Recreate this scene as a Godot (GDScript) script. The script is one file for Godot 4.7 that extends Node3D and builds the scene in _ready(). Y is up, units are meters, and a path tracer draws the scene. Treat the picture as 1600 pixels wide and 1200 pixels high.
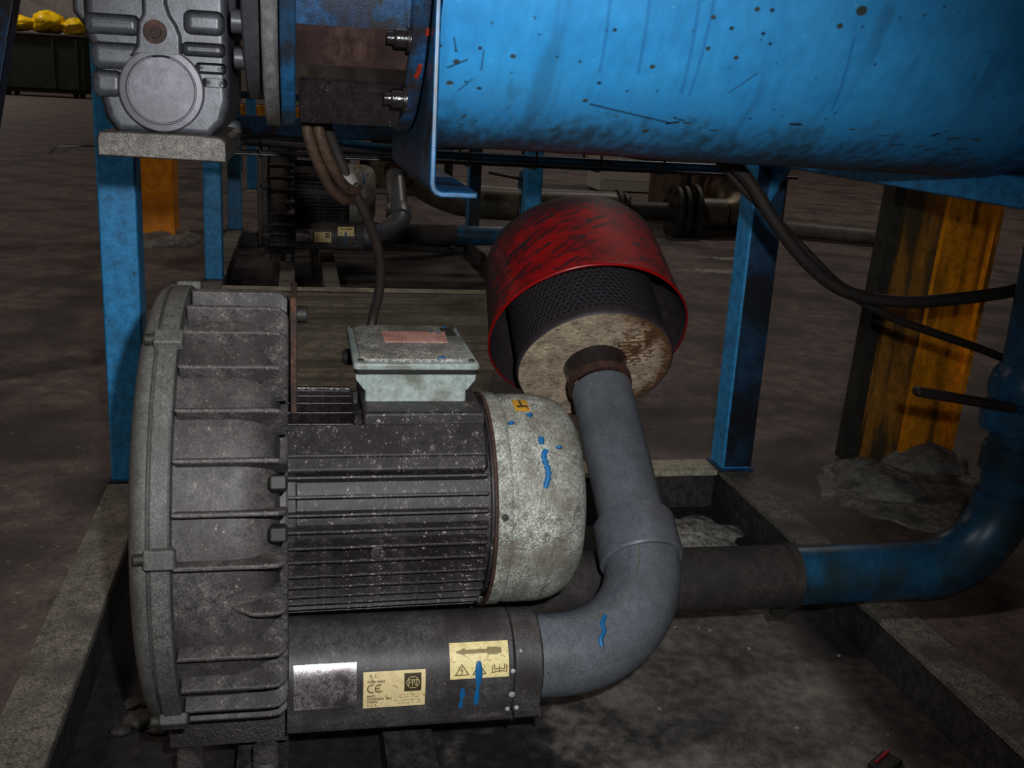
extends Node3D

const PITCH := 3.51          # distance from one blower pit to the next
const AY := 0.262            # blower shaft height
const AZ := -1.2             # blower shaft depth
const TY := 0.94             # mixer tank axis
const TZ := -1.26
var M := {}
var F := {}
var org := Vector3.ZERO
var rng := RandomNumberGenerator.new()

# ------------------------------------------------------------------ mesh builder
class MB:
	var v := PackedVector3Array()
	var n := PackedVector3Array()
	var uv := PackedVector2Array()

	func tri(a: Vector3, b: Vector3, c: Vector3, na: Vector3, nb: Vector3, nc: Vector3, ua := Vector2.ZERO, ub := Vector2.ZERO, uc := Vector2.ZERO) -> void:
		var g := (c - a).cross(b - a)
		if g.length_squared() < 1e-20:
			return
		if g.dot(na + nb + nc) < 0.0:
			v.append_array([a, c, b]); n.append_array([na, nc, nb]); uv.append_array([ua, uc, ub])
		else:
			v.append_array([a, b, c]); n.append_array([na, nb, nc]); uv.append_array([ua, ub, uc])

	func quad(a: Vector3, b: Vector3, c: Vector3, d: Vector3, na: Vector3, nb: Vector3, nc: Vector3, nd: Vector3, ua := Vector2.ZERO, ub := Vector2.ZERO, uc := Vector2.ZERO, ud := Vector2.ZERO) -> void:
		tri(a, b, c, na, nb, nc, ua, ub, uc)
		tri(a, c, d, na, nc, nd, ua, uc, ud)

	# box with rounded (chamfered, smooth shaded) edges
	func box(c: Vector3, s: Vector3, bev := 0.0, bs := Basis.IDENTITY) -> MB:
		var h := s * 0.5
		var b: float = minf(bev, minf(h.x, minf(h.y, h.z)) * 0.98)
		var ax := [Vector3.RIGHT, Vector3.UP, Vector3.BACK]
		for i in 3:
			var j := (i + 1) % 3
			var k := (i + 2) % 3
			for sg in [-1.0, 1.0]:
				var nn: Vector3 = bs * (ax[i] * sg)
				var p := []
				for q in [[-1, -1], [1, -1], [1, 1], [-1, 1]]:
					p.append(c + bs * (ax[i] * sg * h[i] + ax[j] * (q[0] * (h[j] - b)) + ax[k] * (q[1] * (h[k] - b))))
				quad(p[0], p[1], p[2], p[3], nn, nn, nn, nn)
		if b > 0.0:
			for i in 3:
				var j := (i + 1) % 3
				var k := (i + 2) % 3
				for sj in [-1.0, 1.0]:
					for sk in [-1.0, 1.0]:
						var nj: Vector3 = bs * (ax[j] * sj)
						var nk: Vector3 = bs * (ax[k] * sk)
						var p := []
						for si in [-1.0, 1.0]:
							p.append(c + bs * (ax[i] * si * (h[i] - b) + ax[j] * sj * h[j] + ax[k] * sk * (h[k] - b)))
							p.append(c + bs * (ax[i] * si * (h[i] - b) + ax[j] * sj * (h[j] - b) + ax[k] * sk * h[k]))
						quad(p[0], p[1], p[3], p[2], nj, nk, nk, nj)
			for sx in [-1.0, 1.0]:
				for sy in [-1.0, 1.0]:
					for sz in [-1.0, 1.0]:
						var q := Vector3(sx, sy, sz)
						var e := []
						for i in 3:
							var w := Vector3(q.x * (h.x - b), q.y * (h.y - b), q.z * (h.z - b))
							w[i] = q[i] * h[i]
							e.append(c + bs * w)
						tri(e[0], e[1], e[2], bs * Vector3(sx, 0, 0), bs * Vector3(0, sy, 0), bs * Vector3(0, 0, sz))
		return self

	# profile of Vector2(radius, height) turned about axis; outside is on the side of growing height
	func lathe(o: Vector3, axis: Vector3, prof: Array, seg := 48, sharp := 32.0, uvs := Vector2.ONE, from := 0.0, to := TAU) -> MB:
		axis = axis.normalized()
		var e1 := axis.cross(Vector3(0.0, 0.0, 1.0) if absf(axis.z) < 0.9 else Vector3.UP).normalized()
		var e2 := axis.cross(e1).normalized()
		var m := prof.size() - 1
		var sn := []
		for i in m:
			var d: Vector2 = prof[i + 1] - prof[i]
			sn.append(Vector2(d.y, -d.x).normalized())
		var run := 0.0
		for i in m:
			var a := prof[i] as Vector2
			var b := prof[i + 1] as Vector2
			var na := sn[i] as Vector2
			var nb := sn[i] as Vector2
			if i > 0 and rad_to_deg(absf(na.angle_to(sn[i - 1]))) < sharp:
				na = (sn[i] + sn[i - 1]).normalized()
			if i < m - 1 and rad_to_deg(absf(nb.angle_to(sn[i + 1]))) < sharp:
				nb = (sn[i] + sn[i + 1]).normalized()
			var l := a.distance_to(b)
			for s in seg:
				var t0 := from + (to - from) * s / seg
				var t1 := from + (to - from) * (s + 1) / seg
				var d0 := e1 * cos(t0) + e2 * sin(t0)
				var d1 := e1 * cos(t1) + e2 * sin(t1)
				quad(o + d0 * a.x + axis * a.y, o + d1 * a.x + axis * a.y, o + d1 * b.x + axis * b.y, o + d0 * b.x + axis * b.y,
					d0 * na.x + axis * na.y, d1 * na.x + axis * na.y, d1 * nb.x + axis * nb.y, d0 * nb.x + axis * nb.y,
					Vector2(t0 / TAU, run) * uvs, Vector2(t1 / TAU, run) * uvs, Vector2(t1 / TAU, run + l) * uvs, Vector2(t0 / TAU, run + l) * uvs)
			run += l
		return self

	func tube(path: Array, rad, seg := 14, caps := true, flat := 1.0, flat_up := Vector3.ZERO) -> MB:
		var m := path.size()
		var ups := []
		var t_prev := Vector3.ZERO
		var u := Vector3.ZERO
		for i in m:
			var t: Vector3 = ((path[mini(i + 1, m - 1)] - path[maxi(i - 1, 0)]) as Vector3).normalized()
			if i == 0:
				u = t.cross(Vector3.UP if absf(t.y) < 0.9 else Vector3.RIGHT).normalized()
				if flat_up != Vector3.ZERO:
					u = (flat_up - t * flat_up.dot(t)).normalized()
			else:
				var ax := t_prev.cross(t)
				if ax.length() > 1e-6:
					u = u.rotated(ax.normalized(), t_prev.angle_to(t))
				u = (u - t * u.dot(t)).normalized()
			ups.append([u, t.cross(u).normalized(), t])
			t_prev = t
		var ring := func(i: int, k: int) -> Array:
			var an := TAU * k / seg
			var r: float = rad[i] if rad is Array else rad
			var d: Vector3 = ups[i][0] * cos(an) * flat + ups[i][1] * sin(an)
			return [path[i] + d * r, (ups[i][0] * cos(an) + ups[i][1] * sin(an) * flat).normalized()]
		for i in m - 1:
			for k in seg:
				var a = ring.call(i, k)
				var b = ring.call(i, k + 1)
				var c = ring.call(i + 1, k + 1)
				var d = ring.call(i + 1, k)
				quad(a[0], b[0], c[0], d[0], a[1], b[1], c[1], d[1])
		if caps:
			for i in [0, m - 1]:
				var nn: Vector3 = ups[i][2] * (-1.0 if i == 0 else 1.0)
				for k in seg:
					tri(path[i], ring.call(i, k)[0], ring.call(i, k + 1)[0], nn, nn, nn)
		return self

	# polygon in the frame's xy, extruded along its z from 0 to depth, with rounded rims
	func prism(poly: PackedVector2Array, fr: Transform3D, depth: float, bev := 0.0, smooth := 30.0) -> MB:
		var m := poly.size()
		var area := 0.0
		for i in m:
			area += poly[i].cross(poly[(i + 1) % m])
		if area < 0.0:
			poly = poly.duplicate()
			poly.reverse()
		var en := []
		for i in m:
			var d := (poly[(i + 1) % m] - poly[i]).normalized()
			en.append(Vector2(d.y, -d.x))
		var ins := PackedVector2Array()
		for i in m:
			var a: Vector2 = en[(i + m - 1) % m]
			var b: Vector2 = en[i]
			var w := a + b
			ins.append(poly[i] - w * (bev / maxf(0.3, 1.0 + a.dot(b))))
		var tp := func(q: Vector2, z: float) -> Vector3: return fr * Vector3(q.x, q.y, z)
		var tn := func(q: Vector2, z := 0.0) -> Vector3: return (fr.basis * Vector3(q.x, q.y, z)).normalized()
		for i in m:
			var j := (i + 1) % m
			var na: Vector2 = en[i]
			var nb: Vector2 = en[i]
			if rad_to_deg(absf(na.angle_to(en[(i + m - 1) % m]))) < smooth:
				na = (en[i] + en[(i + m - 1) % m]).normalized()
			if rad_to_deg(absf(nb.angle_to(en[j]))) < smooth:
				nb = (en[i] + en[j]).normalized()
			var v0: Vector3 = tn.call(na)
			var v1: Vector3 = tn.call(nb)
			quad(tp.call(poly[i], bev), tp.call(poly[j], bev), tp.call(poly[j], depth - bev), tp.call(poly[i], depth - bev), v0, v1, v1, v0)
			if bev > 0.0:
				var zn: Vector3 = tn.call(Vector2.ZERO, -1.0)
				var zp: Vector3 = tn.call(Vector2.ZERO, 1.0)
				quad(tp.call(poly[i], bev), tp.call(poly[j], bev), tp.call(ins[j], 0.0), tp.call(ins[i], 0.0), v0, v1, zn, zn)
				quad(tp.call(poly[i], depth - bev), tp.call(poly[j], depth - bev), tp.call(ins[j], depth), tp.call(ins[i], depth), v0, v1, zp, zp)
		var ix := Geometry2D.triangulate_polygon(ins)
		for q in [[0.0, -1.0], [depth, 1.0]]:
			var nn: Vector3 = tn.call(Vector2.ZERO, q[1])
			for k in range(0, ix.size(), 3):
				tri(tp.call(ins[ix[k]], q[0]), tp.call(ins[ix[k + 1]], q[0]), tp.call(ins[ix[k + 2]], q[0]), nn, nn, nn)
		return self

	# smooth surface through rows of points; wraps along the row
	func grid(rows: Array, wrap: bool, inside: Vector3) -> MB:
		var R := rows.size()
		var Cn: int = rows[0].size()
		var nr := []
		for i in R:
			var line := []
			for j in Cn:
				var jm := (j + Cn - 1) % Cn if wrap else maxi(j - 1, 0)
				var jp := (j + 1) % Cn if wrap else mini(j + 1, Cn - 1)
				var du: Vector3 = rows[i][jp] - rows[i][jm]
				var dv: Vector3 = rows[mini(i + 1, R - 1)][j] - rows[maxi(i - 1, 0)][j]
				var q := du.cross(dv)
				if q.length() < 1e-12:
					q = rows[i][j] - inside
				q = q.normalized()
				if q.dot(rows[i][j] - inside) < 0.0:
					q = -q
				line.append(q)
			nr.append(line)
		for i in R - 1:
			for j in (Cn if wrap else Cn - 1):
				var k := (j + 1) % Cn
				quad(rows[i][j], rows[i][k], rows[i + 1][k], rows[i + 1][j], nr[i][j], nr[i][k], nr[i + 1][k], nr[i + 1][j])
		return self

	func blob(c: Vector3, r: Vector3, nz: FastNoiseLite, amp: float, rows := 14, cols := 22, low := -1.0, fine := 1.0) -> MB:
		var pts := []
		for i in rows + 1:
			var line := []
			var ph := PI * 0.5 - (PI * 0.5 - asin(clampf(low, -1.0, 1.0))) * i / rows
			for j in cols:
				var th := TAU * j / cols
				var d := Vector3(cos(ph) * cos(th), sin(ph), cos(ph) * sin(th))
				var k := 1.0 + amp * nz.get_noise_3dv((d * 40.0 * fine) + c * 300.0)
				line.append(c + d * r * k)
			pts.append(line)
		return grid(pts, true, c + Vector3(0, r.y * minf(low, 0.0) * 0.5, 0))

	func mesh(shift: Vector3) -> ArrayMesh:
		var arr := []
		arr.resize(Mesh.ARRAY_MAX)
		var vv := PackedVector3Array()
		vv.resize(v.size())
		for i in v.size():
			vv[i] = v[i] - shift
		arr[Mesh.ARRAY_VERTEX] = vv
		arr[Mesh.ARRAY_NORMAL] = n
		arr[Mesh.ARRAY_TEX_UV] = uv
		var am := ArrayMesh.new()
		am.add_surface_from_arrays(Mesh.PRIMITIVE_TRIANGLES, arr)
		return am

func mb() -> MB:
	return MB.new()

func spline(pts: Array, per := 8) -> Array:
	var out := []
	for i in pts.size() - 1:
		var p0: Vector3 = pts[maxi(i - 1, 0)]
		var p3: Vector3 = pts[mini(i + 2, pts.size() - 1)]
		for k in per:
			out.append((pts[i] as Vector3).cubic_interpolate(pts[i + 1], p0, p3, float(k) / per))
	out.append(pts[-1])
	return out

func rounded_rect(w: float, h: float, r: float, seg := 4, c := Vector2.ZERO) -> PackedVector2Array:
	var out := PackedVector2Array()
	for q in [[1, 1, 0], [-1, 1, 1], [-1, -1, 2], [1, -1, 3]]:
		for k in seg + 1:
			var a: float = PI * 0.5 * (q[2] + float(k) / seg)
			out.append(c + Vector2(q[0] * (w * 0.5 - r), q[1] * (h * 0.5 - r)) + Vector2(cos(a), sin(a)) * r)
	return out

func circle2(r: float, seg := 24, c := Vector2.ZERO) -> PackedVector2Array:
	var out := PackedVector2Array()
	for k in seg:
		out.append(c + Vector2(cos(TAU * k / seg), sin(TAU * k / seg)) * r)
	return out

# frames for prisms: which world axes the drawing's x, y and its depth follow
func fr_xy(z: float) -> Transform3D:
	return Transform3D(Basis(Vector3.RIGHT, Vector3.UP, Vector3.BACK), Vector3(0, 0, z))
func fr_zy(x: float) -> Transform3D:
	return Transform3D(Basis(Vector3.BACK, Vector3.UP, Vector3.RIGHT), Vector3(x, 0, 0))
func fr_xz(y: float) -> Transform3D:
	return Transform3D(Basis(Vector3.RIGHT, Vector3.BACK, Vector3.UP), Vector3(0, y, 0))

# ------------------------------------------------------------------ nodes
func tag(o: Node3D, label := "", category := "", group := "", kind := "") -> Node3D:
	if label: o.set_meta("label", label)
	if category: o.set_meta("category", category)
	if group: o.set_meta("group", group)
	if kind: o.set_meta("kind", kind)
	return o

func numbered(called: String) -> String:
	if not has_node(called):
		return called
	var k := 1
	while has_node("%s_%03d" % [called, k]):
		k += 1
	return "%s_%03d" % [called, k]

func thing(called: String, label: String, category: String, at: Vector3, group := "") -> Node3D:
	var o := Node3D.new()
	o.name = numbered(called)
	add_child(o)
	o.position = at
	org = at
	return tag(o, label, category, group)

func part(called: String, m: MB, mat: Material, parent: Node3D, label := "") -> MeshInstance3D:
	var o := MeshInstance3D.new()
	o.name = called
	o.mesh = m.mesh(org)
	o.material_override = mat
	o.cast_shadow = GeometryInstance3D.SHADOW_CASTING_SETTING_ON
	parent.add_child(o, true)
	if label: o.set_meta("label", label)
	return o

func shared(called: String, me: Mesh, mat: Material, parent: Node3D, at: Vector3, turn := Vector3.ZERO) -> MeshInstance3D:
	var o := MeshInstance3D.new()
	o.name = called
	o.mesh = me
	o.material_override = mat
	parent.add_child(o, true)
	o.position = at - org
	o.rotation = turn
	return o

func lone(called: String, m: MB, mat: Material, at: Vector3, label: String, category: String, group := "") -> MeshInstance3D:
	org = at
	var o := part(numbered(called), m, mat, self)
	o.position = at
	tag(o, label, category, group)
	return o

func setting(called: String, m: MB, mat: Material, label := "") -> MeshInstance3D:
	org = Vector3.ZERO
	var o := part(called, m, mat, self)
	tag(o, label, "", "", "structure")
	return o

func again(o: Node3D, shift: Vector3, label: String, group := "") -> Node3D:
	var c: Node3D = o.duplicate()
	c.name = numbered(String(o.name).rstrip("0123456789").rstrip("_"))
	add_child(c)
	c.position = o.position + shift
	c.set_meta("label", label)
	if group: c.set_meta("group", group)
	return c

# ------------------------------------------------------------------ textures
const TS := 512
func field(freq: float, octaves: int, sd: int, w := TS, h := TS) -> PackedByteArray:
	var nz := FastNoiseLite.new()
	nz.seed = sd
	nz.frequency = freq
	nz.noise_type = FastNoiseLite.TYPE_SIMPLEX_SMOOTH
	nz.fractal_octaves = octaves
	var im := nz.get_seamless_image(w, h)
	im.convert(Image.FORMAT_L8)
	if w != TS or h != TS:
		im.resize(TS, TS, Image.INTERPOLATE_CUBIC)
	return im.get_data()

func speckle(sd: int, side: int) -> PackedByteArray:
	var r := RandomNumberGenerator.new()
	r.seed = sd
	var d := PackedByteArray()
	d.resize(side * side)
	for i in side * side:
		d[i] = r.randi() & 255
	var im := Image.create_from_data(side, side, false, Image.FORMAT_L8, d)
	if side != TS:
		im.resize(TS, TS, Image.INTERPOLATE_CUBIC)
	return im.get_data()

func grey_tex(d: PackedByteArray) -> ImageTexture:
	return ImageTexture.create_from_image(Image.create_from_data(TS, TS, false, Image.FORMAT_L8, d))

# base colour with uneven tone, blotches of dirt, dark and light specks
func dirty(base: Color, o := {}) -> StandardMaterial3D:
	var blot: PackedByteArray = F[o.get("blotch", "blotch")]
	var mid: PackedByteArray = F[o.get("mid", "mid")]
	var fine: PackedByteArray = F[o.get("fine", "spk1")]
	var pick: PackedByteArray = F["spk2"]
	var dirt: Color = o.get("dirt", Color(0.12, 0.10, 0.09))
	var lo: float = o.get("lo", 0.45)
	var hi: float = o.get("hi", 0.75)
	var amt: float = o.get("amt", 0.6)
	var con: float = o.get("con", 0.3)
	var gr: float = o.get("grain", 0.25)
	var lt: Color = o.get("light", Color(0.75, 0.73, 0.7))
	var lt_at: float = o.get("light_at", 2.0)
	var dk: Color = o.get("dark", Color(0.08, 0.06, 0.05))
	var dk_at: float = o.get("dark_at", -1.0)
	var sh: int = o.get("shift", 0)
	var out := PackedByteArray()
	out.resize(TS * TS * 3)
	for i in TS * TS:
		var j := (i + sh * 7919) % (TS * TS)
		var b := blot[j] / 255.0
		var m := mid[j] / 255.0
		var f := fine[j] / 255.0
		var c := base * (1.0 + (m - 0.5) * con * 2.0 + (f - 0.5) * gr * 2.0)
		c = c.lerp(dirt, amt * smoothstep(lo, hi, b * 0.75 + m * 0.25))
		var q := pick[j] / 255.0 * 0.6 + m * 0.4
		if q > lt_at:
			c = c.lerp(lt, minf(1.0, (q - lt_at) * 12.0))
		if q < dk_at:
			c = c.lerp(dk, minf(1.0, (dk_at - q) * 12.0))
		out[i * 3] = int(clampf(c.r, 0.0, 1.0) * 255.0)
		out[i * 3 + 1] = int(clampf(c.g, 0.0, 1.0) * 255.0)
		out[i * 3 + 2] = int(clampf(c.b, 0.0, 1.0) * 255.0)
	var im := Image.create_from_data(TS, TS, false, Image.FORMAT_RGB8, out)
	var m3 := StandardMaterial3D.new()
	m3.albedo_texture = ImageTexture.create_from_image(im)
	m3.uv1_triplanar = true
	m3.uv1_scale = Vector3.ONE * float(o.get("scale", 2.5))
	m3.roughness = o.get("rough", 0.7)
	m3.metallic = o.get("metal", 0.0)
	m3.metallic_specular = o.get("spec", 0.5)
	if o.get("bump", 0.0) != 0.0:
		m3.heightmap_enabled = true
		m3.heightmap_texture = T[o.get("bump_tex", "fine")]
		m3.heightmap_scale = o.bump * 0.28
	return m3

var T := {}

func plain(c: Color, rough := 0.6, metal := 0.0, bump := 0.0, scale := 4.0) -> StandardMaterial3D:
	var m3 := StandardMaterial3D.new()
	m3.albedo_color = c
	m3.roughness = rough
	m3.metallic = metal
	if bump != 0.0:
		m3.uv1_triplanar = true
		m3.uv1_scale = Vector3.ONE * scale
		m3.heightmap_enabled = true
		m3.heightmap_texture = T["fine"]
		m3.heightmap_scale = bump
	return m3

func printed(im: Image, rough := 0.5, metal := 0.0) -> StandardMaterial3D:
	var m3 := StandardMaterial3D.new()
	m3.albedo_texture = ImageTexture.create_from_image(im)
	m3.texture_repeat = false
	m3.roughness = rough
	m3.metallic = metal
	return m3

func dot(im: Image, x: float, y: float, rx: float, ry: float, c: Color, a := 1.0) -> void:
	for j in range(maxi(0, int(y - ry)), mini(im.get_height(), int(y + ry) + 2)):
		for i in range(maxi(0, int(x - rx)), mini(im.get_width(), int(x + rx) + 2)):
			var d := Vector2((i - x) / rx, (j - y) / ry).length()
			var k := a * clampf((1.0 - d) * minf(rx, ry) + 0.5, 0.0, 1.0)
			if k > 0.0:
				im.set_pixel(i, j, im.get_pixel(i, j).lerp(c, k))

func stroke(im: Image, p: Vector2, q: Vector2, w: float, c: Color, a := 1.0) -> void:
	var x0 := maxi(0, int(minf(p.x, q.x) - w - 1))
	var x1 := mini(im.get_width() - 1, int(maxf(p.x, q.x) + w + 1))
	var y0 := maxi(0, int(minf(p.y, q.y) - w - 1))
	var y1 := mini(im.get_height() - 1, int(maxf(p.y, q.y) + w + 1))
	for j in range(y0, y1 + 1):
		for i in range(x0, x1 + 1):
			var s := Geometry2D.get_closest_point_to_segment(Vector2(i, j), p, q)
			var k := a * clampf(w * 0.5 - s.distance_to(Vector2(i, j)) + 0.5, 0.0, 1.0)
			if k > 0.0:
				im.set_pixel(i, j, im.get_pixel(i, j).lerp(c, k))

func strokes(im: Image, pts: Array, w: float, c: Color, a := 1.0) -> void:
	for i in pts.size() - 1:
		stroke(im, pts[i], pts[i + 1], w, c, a)

# small print: each letter a 3 by 5 grid of dots, rows as octal digits
const GLYPH := {"A": "25755", "B": "65656", "C": "34443", "D": "65556", "E": "74647", "F": "74644", "I": "72227", "K": "55655", "L": "44447", "M": "57755", "N": "67555", "O": "25552", "Q": "25563", "R": "65655", "S": "34216", "T": "72222", "U": "55557", "V": "55552", "Y": "55222", "0": "75557", "1": "26227", "2": "61247", "4": "55711", "5": "74616", ".": "00002", "-": "00700", " ": "00000"}
func letters(im: Image, s: String, x: float, y: float, px: float, c: Color, a := 1.0) -> void:
	for ch in s:
		var g: String = GLYPH.get(ch, "00000")
		for r in 5:
			var bits := g.substr(r, 1).to_int()
			for k in 3:
				if bits & (4 >> k):
					dot(im, x + k * px, y + r * px, px * 0.62, px * 0.62, c, a)
		x += px * 4.0

func sticker_base(w: int, h: int, base: Color, sd: int, wear := 0.25) -> Image:
	var im := Image.create(w, h, false, Image.FORMAT_RGB8)
	var r := RandomNumberGenerator.new()
	r.seed = sd
	for j in h:
		for i in w:
			var t: float = F["blotch"][(j * 2 % TS) * TS + (i * 2 + sd * 31) % TS] / 255.0
			var g := r.randf_range(-0.05, 0.05)
			var c := base * (1.0 + (t - 0.5) * wear * 2.0 + g)
			c = c.lerp(Color(0.45, 0.3, 0.12), 0.35 * smoothstep(0.62, 0.85, t))
			im.set_pixel(i, j, Color(clampf(c.r, 0, 1), clampf(c.g, 0, 1), clampf(c.b, 0, 1)))
	for k in int(w * h / 900.0):
		dot(im, r.randf() * w, r.randf() * h, r.randf_range(0.6, 1.6), r.randf_range(0.6, 1.4), Color(0.15, 0.11, 0.06), r.randf_range(0.3, 0.9))
	return im

func make_textures() -> void:
	F["blotch"] = field(0.006, 5, 11)
	F["blotch2"] = field(0.012, 4, 57)
	F["mid"] = field(0.035, 4, 23)
	F["grainy"] = field(0.12, 3, 29)
	F["streak_v"] = field(0.02, 4, 41, 512, 48)
	F["streak_h"] = field(0.02, 4, 43, 48, 512)
	F["spk1"] = speckle(5, 256)
	F["spk2"] = speckle(9, 256)
	F["spk3"] = speckle(19, 512)
	T["fine"] = grey_tex(F["spk1"])
	T["grainy"] = grey_tex(F["grainy"])
	T["mid"] = grey_tex(F["mid"])
	T["streak_h"] = grey_tex(F["streak_h"])

func make_materials() -> void:
	M.floor = dirty(Color(0.40, 0.355, 0.335), {"dirt": Color(0.22, 0.20, 0.18), "lo": 0.4, "hi": 0.75, "amt": 0.75, "con": 0.30, "grain": 0.12, "scale": 0.7, "rough": 0.72, "bump": 0.25, "bump_tex": "grainy", "light": Color(0.6, 0.58, 0.52), "light_at": 0.80})
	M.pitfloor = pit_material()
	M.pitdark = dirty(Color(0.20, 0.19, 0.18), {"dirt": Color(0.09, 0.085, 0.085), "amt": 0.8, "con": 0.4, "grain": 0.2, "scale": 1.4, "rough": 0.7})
	M.pitwall = dirty(Color(0.225, 0.22, 0.22), {"dirt": Color(0.13, 0.125, 0.13), "amt": 0.8, "con": 0.4, "grain": 0.3, "scale": 2.5, "rough": 0.6})
	M.screed = dirty(Color(0.47, 0.455, 0.39), {"blotch": "streak_h", "dirt": Color(0.30, 0.28, 0.24), "amt": 0.75, "lo": 0.4, "hi": 0.7, "con": 0.3, "grain": 0.2, "scale": 1.1, "rough": 0.75, "light": Color(0.75, 0.75, 0.72), "light_at": 0.83})
	M.bluering = dirty(Color(0.13, 0.34, 0.50), {"dirt": Color(0.16, 0.12, 0.11), "amt": 0.8, "lo": 0.46, "hi": 0.68, "con": 0.35, "grain": 0.1, "scale": 3.0, "rough": 0.32})
	M.cablegrey = plain(Color(0.30, 0.30, 0.34), 0.35)
	M.yellowclean = dirty(Color(0.97, 0.60, 0.04), {"dirt": Color(0.6, 0.36, 0.05), "amt": 0.5, "con": 0.15, "grain": 0.1, "scale": 1.2, "rough": 0.5})
	M.pale = plain(Color(0.88, 0.88, 0.84), 0.6)
	M.curbpale = dirty(Color(0.66, 0.64, 0.55), {"dirt": Color(0.4, 0.38, 0.33), "amt": 0.5, "con": 0.2, "grain": 0.2, "scale": 2.0, "rough": 0.8})
	M.bluedark = dirty(Color(0.10, 0.22, 0.33), {"dirt": Color(0.075, 0.08, 0.09), "amt": 0.85, "lo": 0.35, "hi": 0.62, "con": 0.3, "grain": 0.1, "scale": 1.6, "rough": 0.45})
	M.hoodred = hood_material()
	M.lining = dirty(Color(0.23, 0.20, 0.215), {"dirt": Color(0.14, 0.11, 0.12), "amt": 0.6, "con": 0.25, "grain": 0.15, "scale": 3.0, "rough": 0.6})
	M.curb = dirty(Color(0.46, 0.44, 0.405), {"dirt": Color(0.28, 0.26, 0.24), "amt": 0.6, "con": 0.22, "grain": 0.3, "scale": 2.2, "rough": 0.85, "bump": 0.25, "bump_tex": "grainy"})
	M.pit = dirty(Color(0.40, 0.385, 0.365), {"dirt": Color(0.20, 0.195, 0.19), "amt": 0.8, "lo": 0.42, "hi": 0.7, "con": 0.4, "grain": 0.2, "scale": 1.4, "rough": 0.75, "bump": 0.4, "bump_tex": "grainy", "light": Color(0.55, 0.5, 0.45), "light_at": 0.86})
	M.cast = dirty(Color(0.31, 0.295, 0.288), {"dirt": Color(0.205, 0.175, 0.178), "amt": 0.8, "lo": 0.42, "hi": 0.66, "con": 0.35, "grain": 0.3, "scale": 3.0, "rough": 0.6, "bump": 0.03, "light": Color(0.68, 0.64, 0.6), "light_at": 0.79, "shift": 3})
	M.cover = dirty(Color(0.345, 0.345, 0.333), {"dirt": Color(0.25, 0.24, 0.232), "amt": 0.6, "con": 0.2, "grain": 0.28, "scale": 3.0, "rough": 0.6, "bump": 0.06, "shift": 8})
	M.motor = dirty(Color(0.20, 0.182, 0.183), {"dirt": Color(0.12, 0.10, 0.11), "amt": 0.8, "con": 0.4, "grain": 0.3, "scale": 3.2, "rough": 0.56, "bump": 0.04, "light": Color(0.75, 0.7, 0.66), "light_at": 0.75, "shift": 5})
	M.cowl = dirty(Color(0.60, 0.61, 0.57), {"dirt": Color(0.36, 0.32, 0.28), "amt": 0.7, "lo": 0.45, "hi": 0.7, "con": 0.3, "grain": 0.42, "scale": 3.2, "rough": 0.6, "bump": 0.05, "dark": Color(0.3, 0.22, 0.16), "dark_at": 0.2, "shift": 1})
	M.boxlid = dirty(Color(0.56, 0.56, 0.53), {"dirt": Color(0.34, 0.34, 0.31), "amt": 0.6, "con": 0.25, "grain": 0.6, "scale": 4.0, "rough": 0.5, "bump": 0.04})
	M.boxbody = dirty(Color(0.61, 0.655, 0.635), {"dirt": Color(0.38, 0.38, 0.32), "amt": 0.7, "lo": 0.55, "hi": 0.8, "con": 0.15, "grain": 0.1, "scale": 4.0, "rough": 0.38, "shift": 2})
	M.silencer = dirty(Color(0.30, 0.29, 0.285), {"dirt": Color(0.19, 0.17, 0.17), "amt": 0.7, "con": 0.25, "grain": 0.3, "scale": 3.5, "rough": 0.5, "bump": 0.05, "light": Color(0.7, 0.66, 0.6), "light_at": 0.84, "shift": 4})
	M.pvc = dirty(Color(0.40, 0.42, 0.445), {"dirt": Color(0.27, 0.26, 0.26), "amt": 0.5, "lo": 0.5, "hi": 0.8, "con": 0.12, "grain": 0.15, "scale": 3.0, "rough": 0.38, "bump": 0.02, "dark": Color(0.15, 0.13, 0.12), "dark_at": 0.17})
	M.red = dirty(Color(0.66, 0.06, 0.065), {"blotch": "streak_h", "dirt": Color(0.17, 0.12, 0.145), "amt": 0.95, "lo": 0.60, "hi": 0.68, "con": 0.3, "grain": 0.12, "scale": 2.0, "rough": 0.42, "bump": 0.03, "shift": 2})
	M.plate = dirty(Color(0.66, 0.60, 0.50), {"blotch": "streak_h", "dirt": Color(0.30, 0.17, 0.07), "amt": 0.75, "lo": 0.62, "hi": 0.8, "con": 0.22, "grain": 0.28, "scale": 3.0, "rough": 0.75, "bump": 0.08, "dark": Color(0.12, 0.09, 0.07), "dark_at": 0.27})
	M.rust = dirty(Color(0.27, 0.17, 0.13), {"dirt": Color(0.13, 0.10, 0.10), "amt": 0.8, "con": 0.5, "grain": 0.4, "scale": 5.0, "rough": 0.75, "bump": 0.1, "light": Color(0.45, 0.3, 0.2), "light_at": 0.78})
	M.blackpipe = dirty(Color(0.215, 0.195, 0.185), {"dirt": Color(0.13, 0.12, 0.12), "amt": 0.7, "con": 0.3, "grain": 0.25, "scale": 3.0, "rough": 0.8, "bump": 0.15, "bump_tex": "grainy"})
	M.bluepipe = dirty(Color(0.13, 0.34, 0.48), {"dirt": Color(0.15, 0.19, 0.19), "amt": 0.8, "lo": 0.36, "hi": 0.7, "con": 0.25, "grain": 0.12, "scale": 2.5, "rough": 0.35, "bump": 0.03})
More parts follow.
